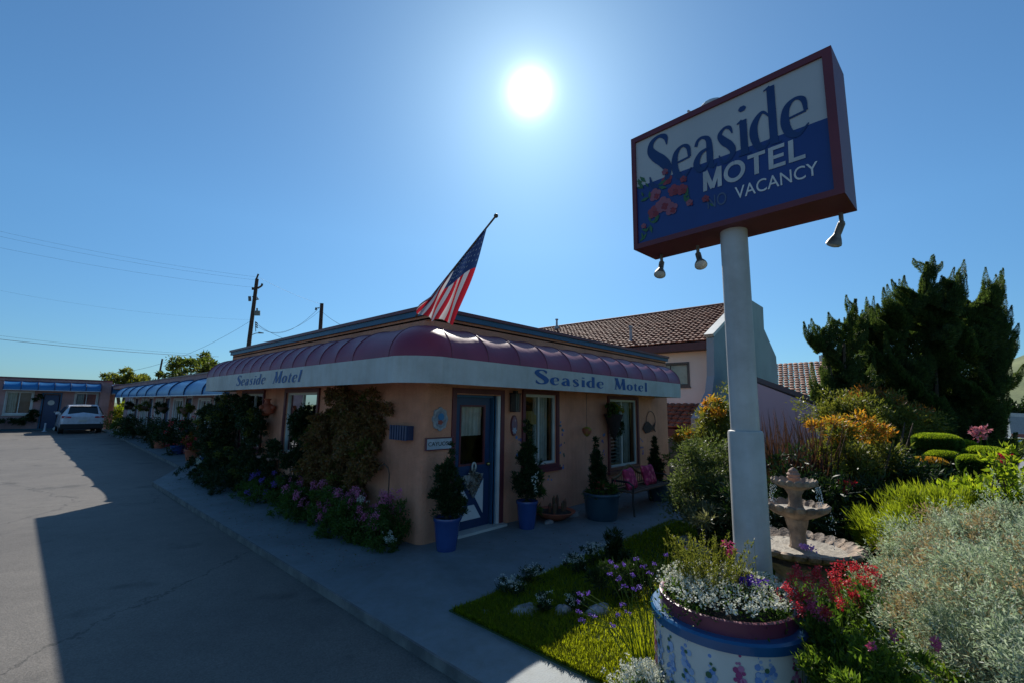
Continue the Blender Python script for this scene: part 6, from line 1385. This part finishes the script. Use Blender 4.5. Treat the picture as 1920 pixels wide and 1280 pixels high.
wire(DP(-60, 622, 24), DP(390, 664, 32), .15, 'paler cable just above the dark low one', .005)
wire(DP(476, 598, 45), DP(225, 698, 46), .9, 'slack cable dropping left from the tall pole to the far roof', .013)
wire(DP(482, 607, 45), DP(598, 578, 30), 1.3, 'slack cable hanging between the tall and the short pole', .012)
wire(DP(482, 612, 45), DP(600, 583, 30), 1.0, 'second slack cable between the tall and the short pole', .010)
wire(DP(604, 585, 30), DP(640, 610, 22), .05, 'short cable running right from the short pole', .010)
wire(DP(480, 606, 45), DP(530, 634, 30), .1, 'cable dropping right from the tall pole behind the office roof', .012)
wire(DP(484, 520, 45), DP(600, 570, 60), .2, 'thin cable from the tall pole top toward the short pole', .008)

# ================================================================== THE FLAG
fg = empty('flag', (-.10, -.10, 2.9), 'faded American flag hanging from an angled pole at the office corner', 'flag')
T0, T1 = Vector(DP(930, 405, 5.15)), Vector((-.08, -.03, 2.93))
T1 = Vector(DP(797, 572, 5.8))
MB().tube([T1+(T1-T0).normalized()*.22, T0], [.013, .011], 10).build('flagpole', M['wood'], fg)
b = MB(); b.ball(T0, .026, 12); b.build('finial', mat('finial', (.12, .08, .05), .5), fg, smooth='auto')
NU, NV = 48, 65
hp = lambda v: T0.lerp(T1, .11+.80*v)
bot0, bot1 = Vector(DP(852, 612, 5.25)), Vector(DP(772, 584, 5.62))
vtx = []
for i in range(NU+1):
    u = i/NU
    for j in range(NV+1):
        v = j/NV; h = hp(v); bt_ = bot0.lerp(bot1, v**.9); bt_.z += .03*math.sin(v*PI*3); p = h.lerp(bt_, u)
        f = math.sin(v*PI*6.5+u*1.5)*.06*(.25+u)+math.sin(v*PI*3+1+u*3)*.03*u
        sidew = math.sin(v*PI*5+u*5)*.03*u
        p = p+Vector((-.55, -.83, 0))*f+Vector((CR[0], CR[1], 0))*sidew; p = p+Vector((CR[0], CR[1], 0))*(.012*math.sin(PI*u)*(1-v))
        vtx.append(p)
fm = MB(); fcs = []; mis = []
for i in range(NU):
    for j in range(NV):
        q = i*(NV+1)+j; st_ = j//5
        mi = 2 if (i < NU*.40 and st_ < 7) else (0 if st_ % 2 == 0 else 1); fcs.append((q, q+1, q+NV+2, q+NV+1)); mis.append(mi)
fm.add(vtx, fcs); fm.mi = mis
def cloth(name, c):
    m, t, o = _mat(name); d_ = t.nodes.new('ShaderNodeBsdfDiffuse'); r_ = t.nodes.new('ShaderNodeBsdfTranslucent'); x = t.nodes.new('ShaderNodeMixShader'); x.inputs[0].default_value = .35
    tc = t.nodes.new('ShaderNodeTexCoord'); n = t.nodes.new('ShaderNodeTexNoise'); n.inputs['Scale'].default_value = 6; t.links.new(tc.outputs['Object'], n.inputs['Vector'])
    mx = t.nodes.new('ShaderNodeMixRGB'); mx.inputs[1].default_value = (*[k*.8 for k in c], 1); mx.inputs[2].default_value = (*c, 1); t.links.new(n.outputs[0], mx.inputs[0])
    t.links.new(mx.outputs[0], d_.inputs[0]); t.links.new(mx.outputs[0], r_.inputs[0]); t.links.new(d_.outputs[0], x.inputs[1]); t.links.new(r_.outputs[0], x.inputs[2]); t.links.new(x.outputs[0], o.inputs[0]); return m
fgo = fm.build('flag_cloth', [cloth('flag_red', (.44, .022, .038)), cloth('flag_white', (.6, .6, .62)), cloth('flag_blue', (.022, .045, .13))], fg, smooth=True)
sm_ = MB()
for r_ in range(9):
    for c_ in range(6 if r_ % 2 == 0 else 5):
        v = (r_+.75)/9.6*7/13; u = (c_+(.5 if r_ % 2 == 0 else 1.0))/6*.385
        i, j = int(u*NU), int(v*NV); p = vtx[i*(NV+1)+j]; a = (vtx[(i+1)*(NV+1)+j]-p).normalized(); bb__ = (vtx[i*(NV+1)+j+1]-p).normalized(); nn_ = a.cross(bb__).normalized()
        if nn_.dot(Vector(CAM)-p) < 0: nn_ = -nn_
        pts = []
        for k in range(10):
            t = 2*PI*k/10; rr = .016 if k % 2 == 0 else .0065; pts.append(p+a*math.cos(t)*rr*1.2+bb__*math.sin(t)*rr+nn_*.004)
        sm_.add(pts, [tuple(range(10))])
sm_.build('stars', cloth('star_white', (.75, .75, .76)), fgo)

# ================================================================== FAR STREET
gb = empty('street_building', tuple(DP(1930, 820, 75)), 'long grey blue shed roofed building across the street', 'building')
c0, c1 = np.array(DP(1896, 815, 75)), np.array(DP(1990, 822, 70)); up_ = np.array((0, 0, 1.))
MB().prism([tuple(c0-up_*.6), tuple(c1-up_*.6), tuple(c1+up_*3.1), tuple(c0+up_*3.1)], (6, 1.5, 0)).build('wall', mat('shed_grey', (.24, .29, .33), .8), gb)
MB().prism([tuple(c0+up_*3.11), tuple(c1+up_*3.11), tuple(c1+up_*3.7), tuple(c0+up_*3.7)], (6, 1.5, 0)).build('roof', mat('shed_roof', (.42, .46, .48), .6), gb)
c0 = np.array(DP(1880, 808, 85)); e = empty('street_building', tuple(c0), 'small pink and white building beside the grey shed across the street', 'building')
MB().box(-1.2, 1.2, -1.5, 1.5, -1, 2.6, T=c0).build('wall', mat('far_pink', (.5, .36, .33), .8), e); MB().prism([tuple(c0+np.array(q)) for q in ((-1.3, -1.6, 2.61), (1.3, 1.6, 2.61), (1.3, 1.6, 3.1), (-1.3, -1.6, 3.1))], (1.5, -1.5, 0)).build('roof', mat('far_white', (.6, .6, .58), .7), e)
f0, f1 = np.array(DP(1900, 826, 68)), np.array(DP(1990, 830, 64)); tag(MB().prism([tuple(f0), tuple(f1), tuple(f1+up_*1.1), tuple(f0+up_*1.1)], (.2, .1, 0)).build('board_fence', mat('far_fence', (.24, .09, .07), .8)), 'low reddish fence in front of the grey shed across the street', 'fence')
cp = np.array(DP(1886, 836, 60)); car('parked_car', (cp[0], cp[1], cp[2]-.15), rad(-80), mat('car_silver', (.5, .53, .56), .3, coat=.4), 'silver car parked on the far side street, half hidden by the cypress', ht=1.5)
cp = np.array(DP(1921, 842, 55)); car('parked_car', (cp[0], cp[1], cp[2]-.1), rad(-70), mat('car_pale', (.55, .56, .54), .3, coat=.4), 'pale car at the extreme right edge of the street', ht=1.5)
p_ = DP(1903, 836, 55); plant('street_bush', tuple(p_), 'round bright green bush at the roadside', 'bush', [fol([(p_[0], p_[1], p_[2], 1.0, 1.0, .7)], 1800, .22, .1, green_y)])
for i, (x, y, r_, lb) in enumerate(((1905, 765, 3.2, 'dark tree on the foot of the hill above the grey shed'), (1925, 757, 4, 'larger dark tree at the right edge on the foot of the hill'), (1890, 772, 2.2, 'small dark tree on the hill foot nearest the cypress'))):
    p_ = DP(x, y, 150); plant('hill_tree', (p_[0], p_[1], p_[2]-r_), lb, 'tree', [fol([(p_[0], p_[1], p_[2], r_, r_, r_*.8), (p_[0]+2, p_[1]-2, p_[2]-1.5, r_, r_, r_*.8)], 1400, .9, .5, green_d, name='crown'), trunk((p_[0], p_[1], p_[2]-r_*1.6), tuple(p_), .3, 3, 1)], 'trees at the foot of the hill')
bpy.context.view_layer.update()
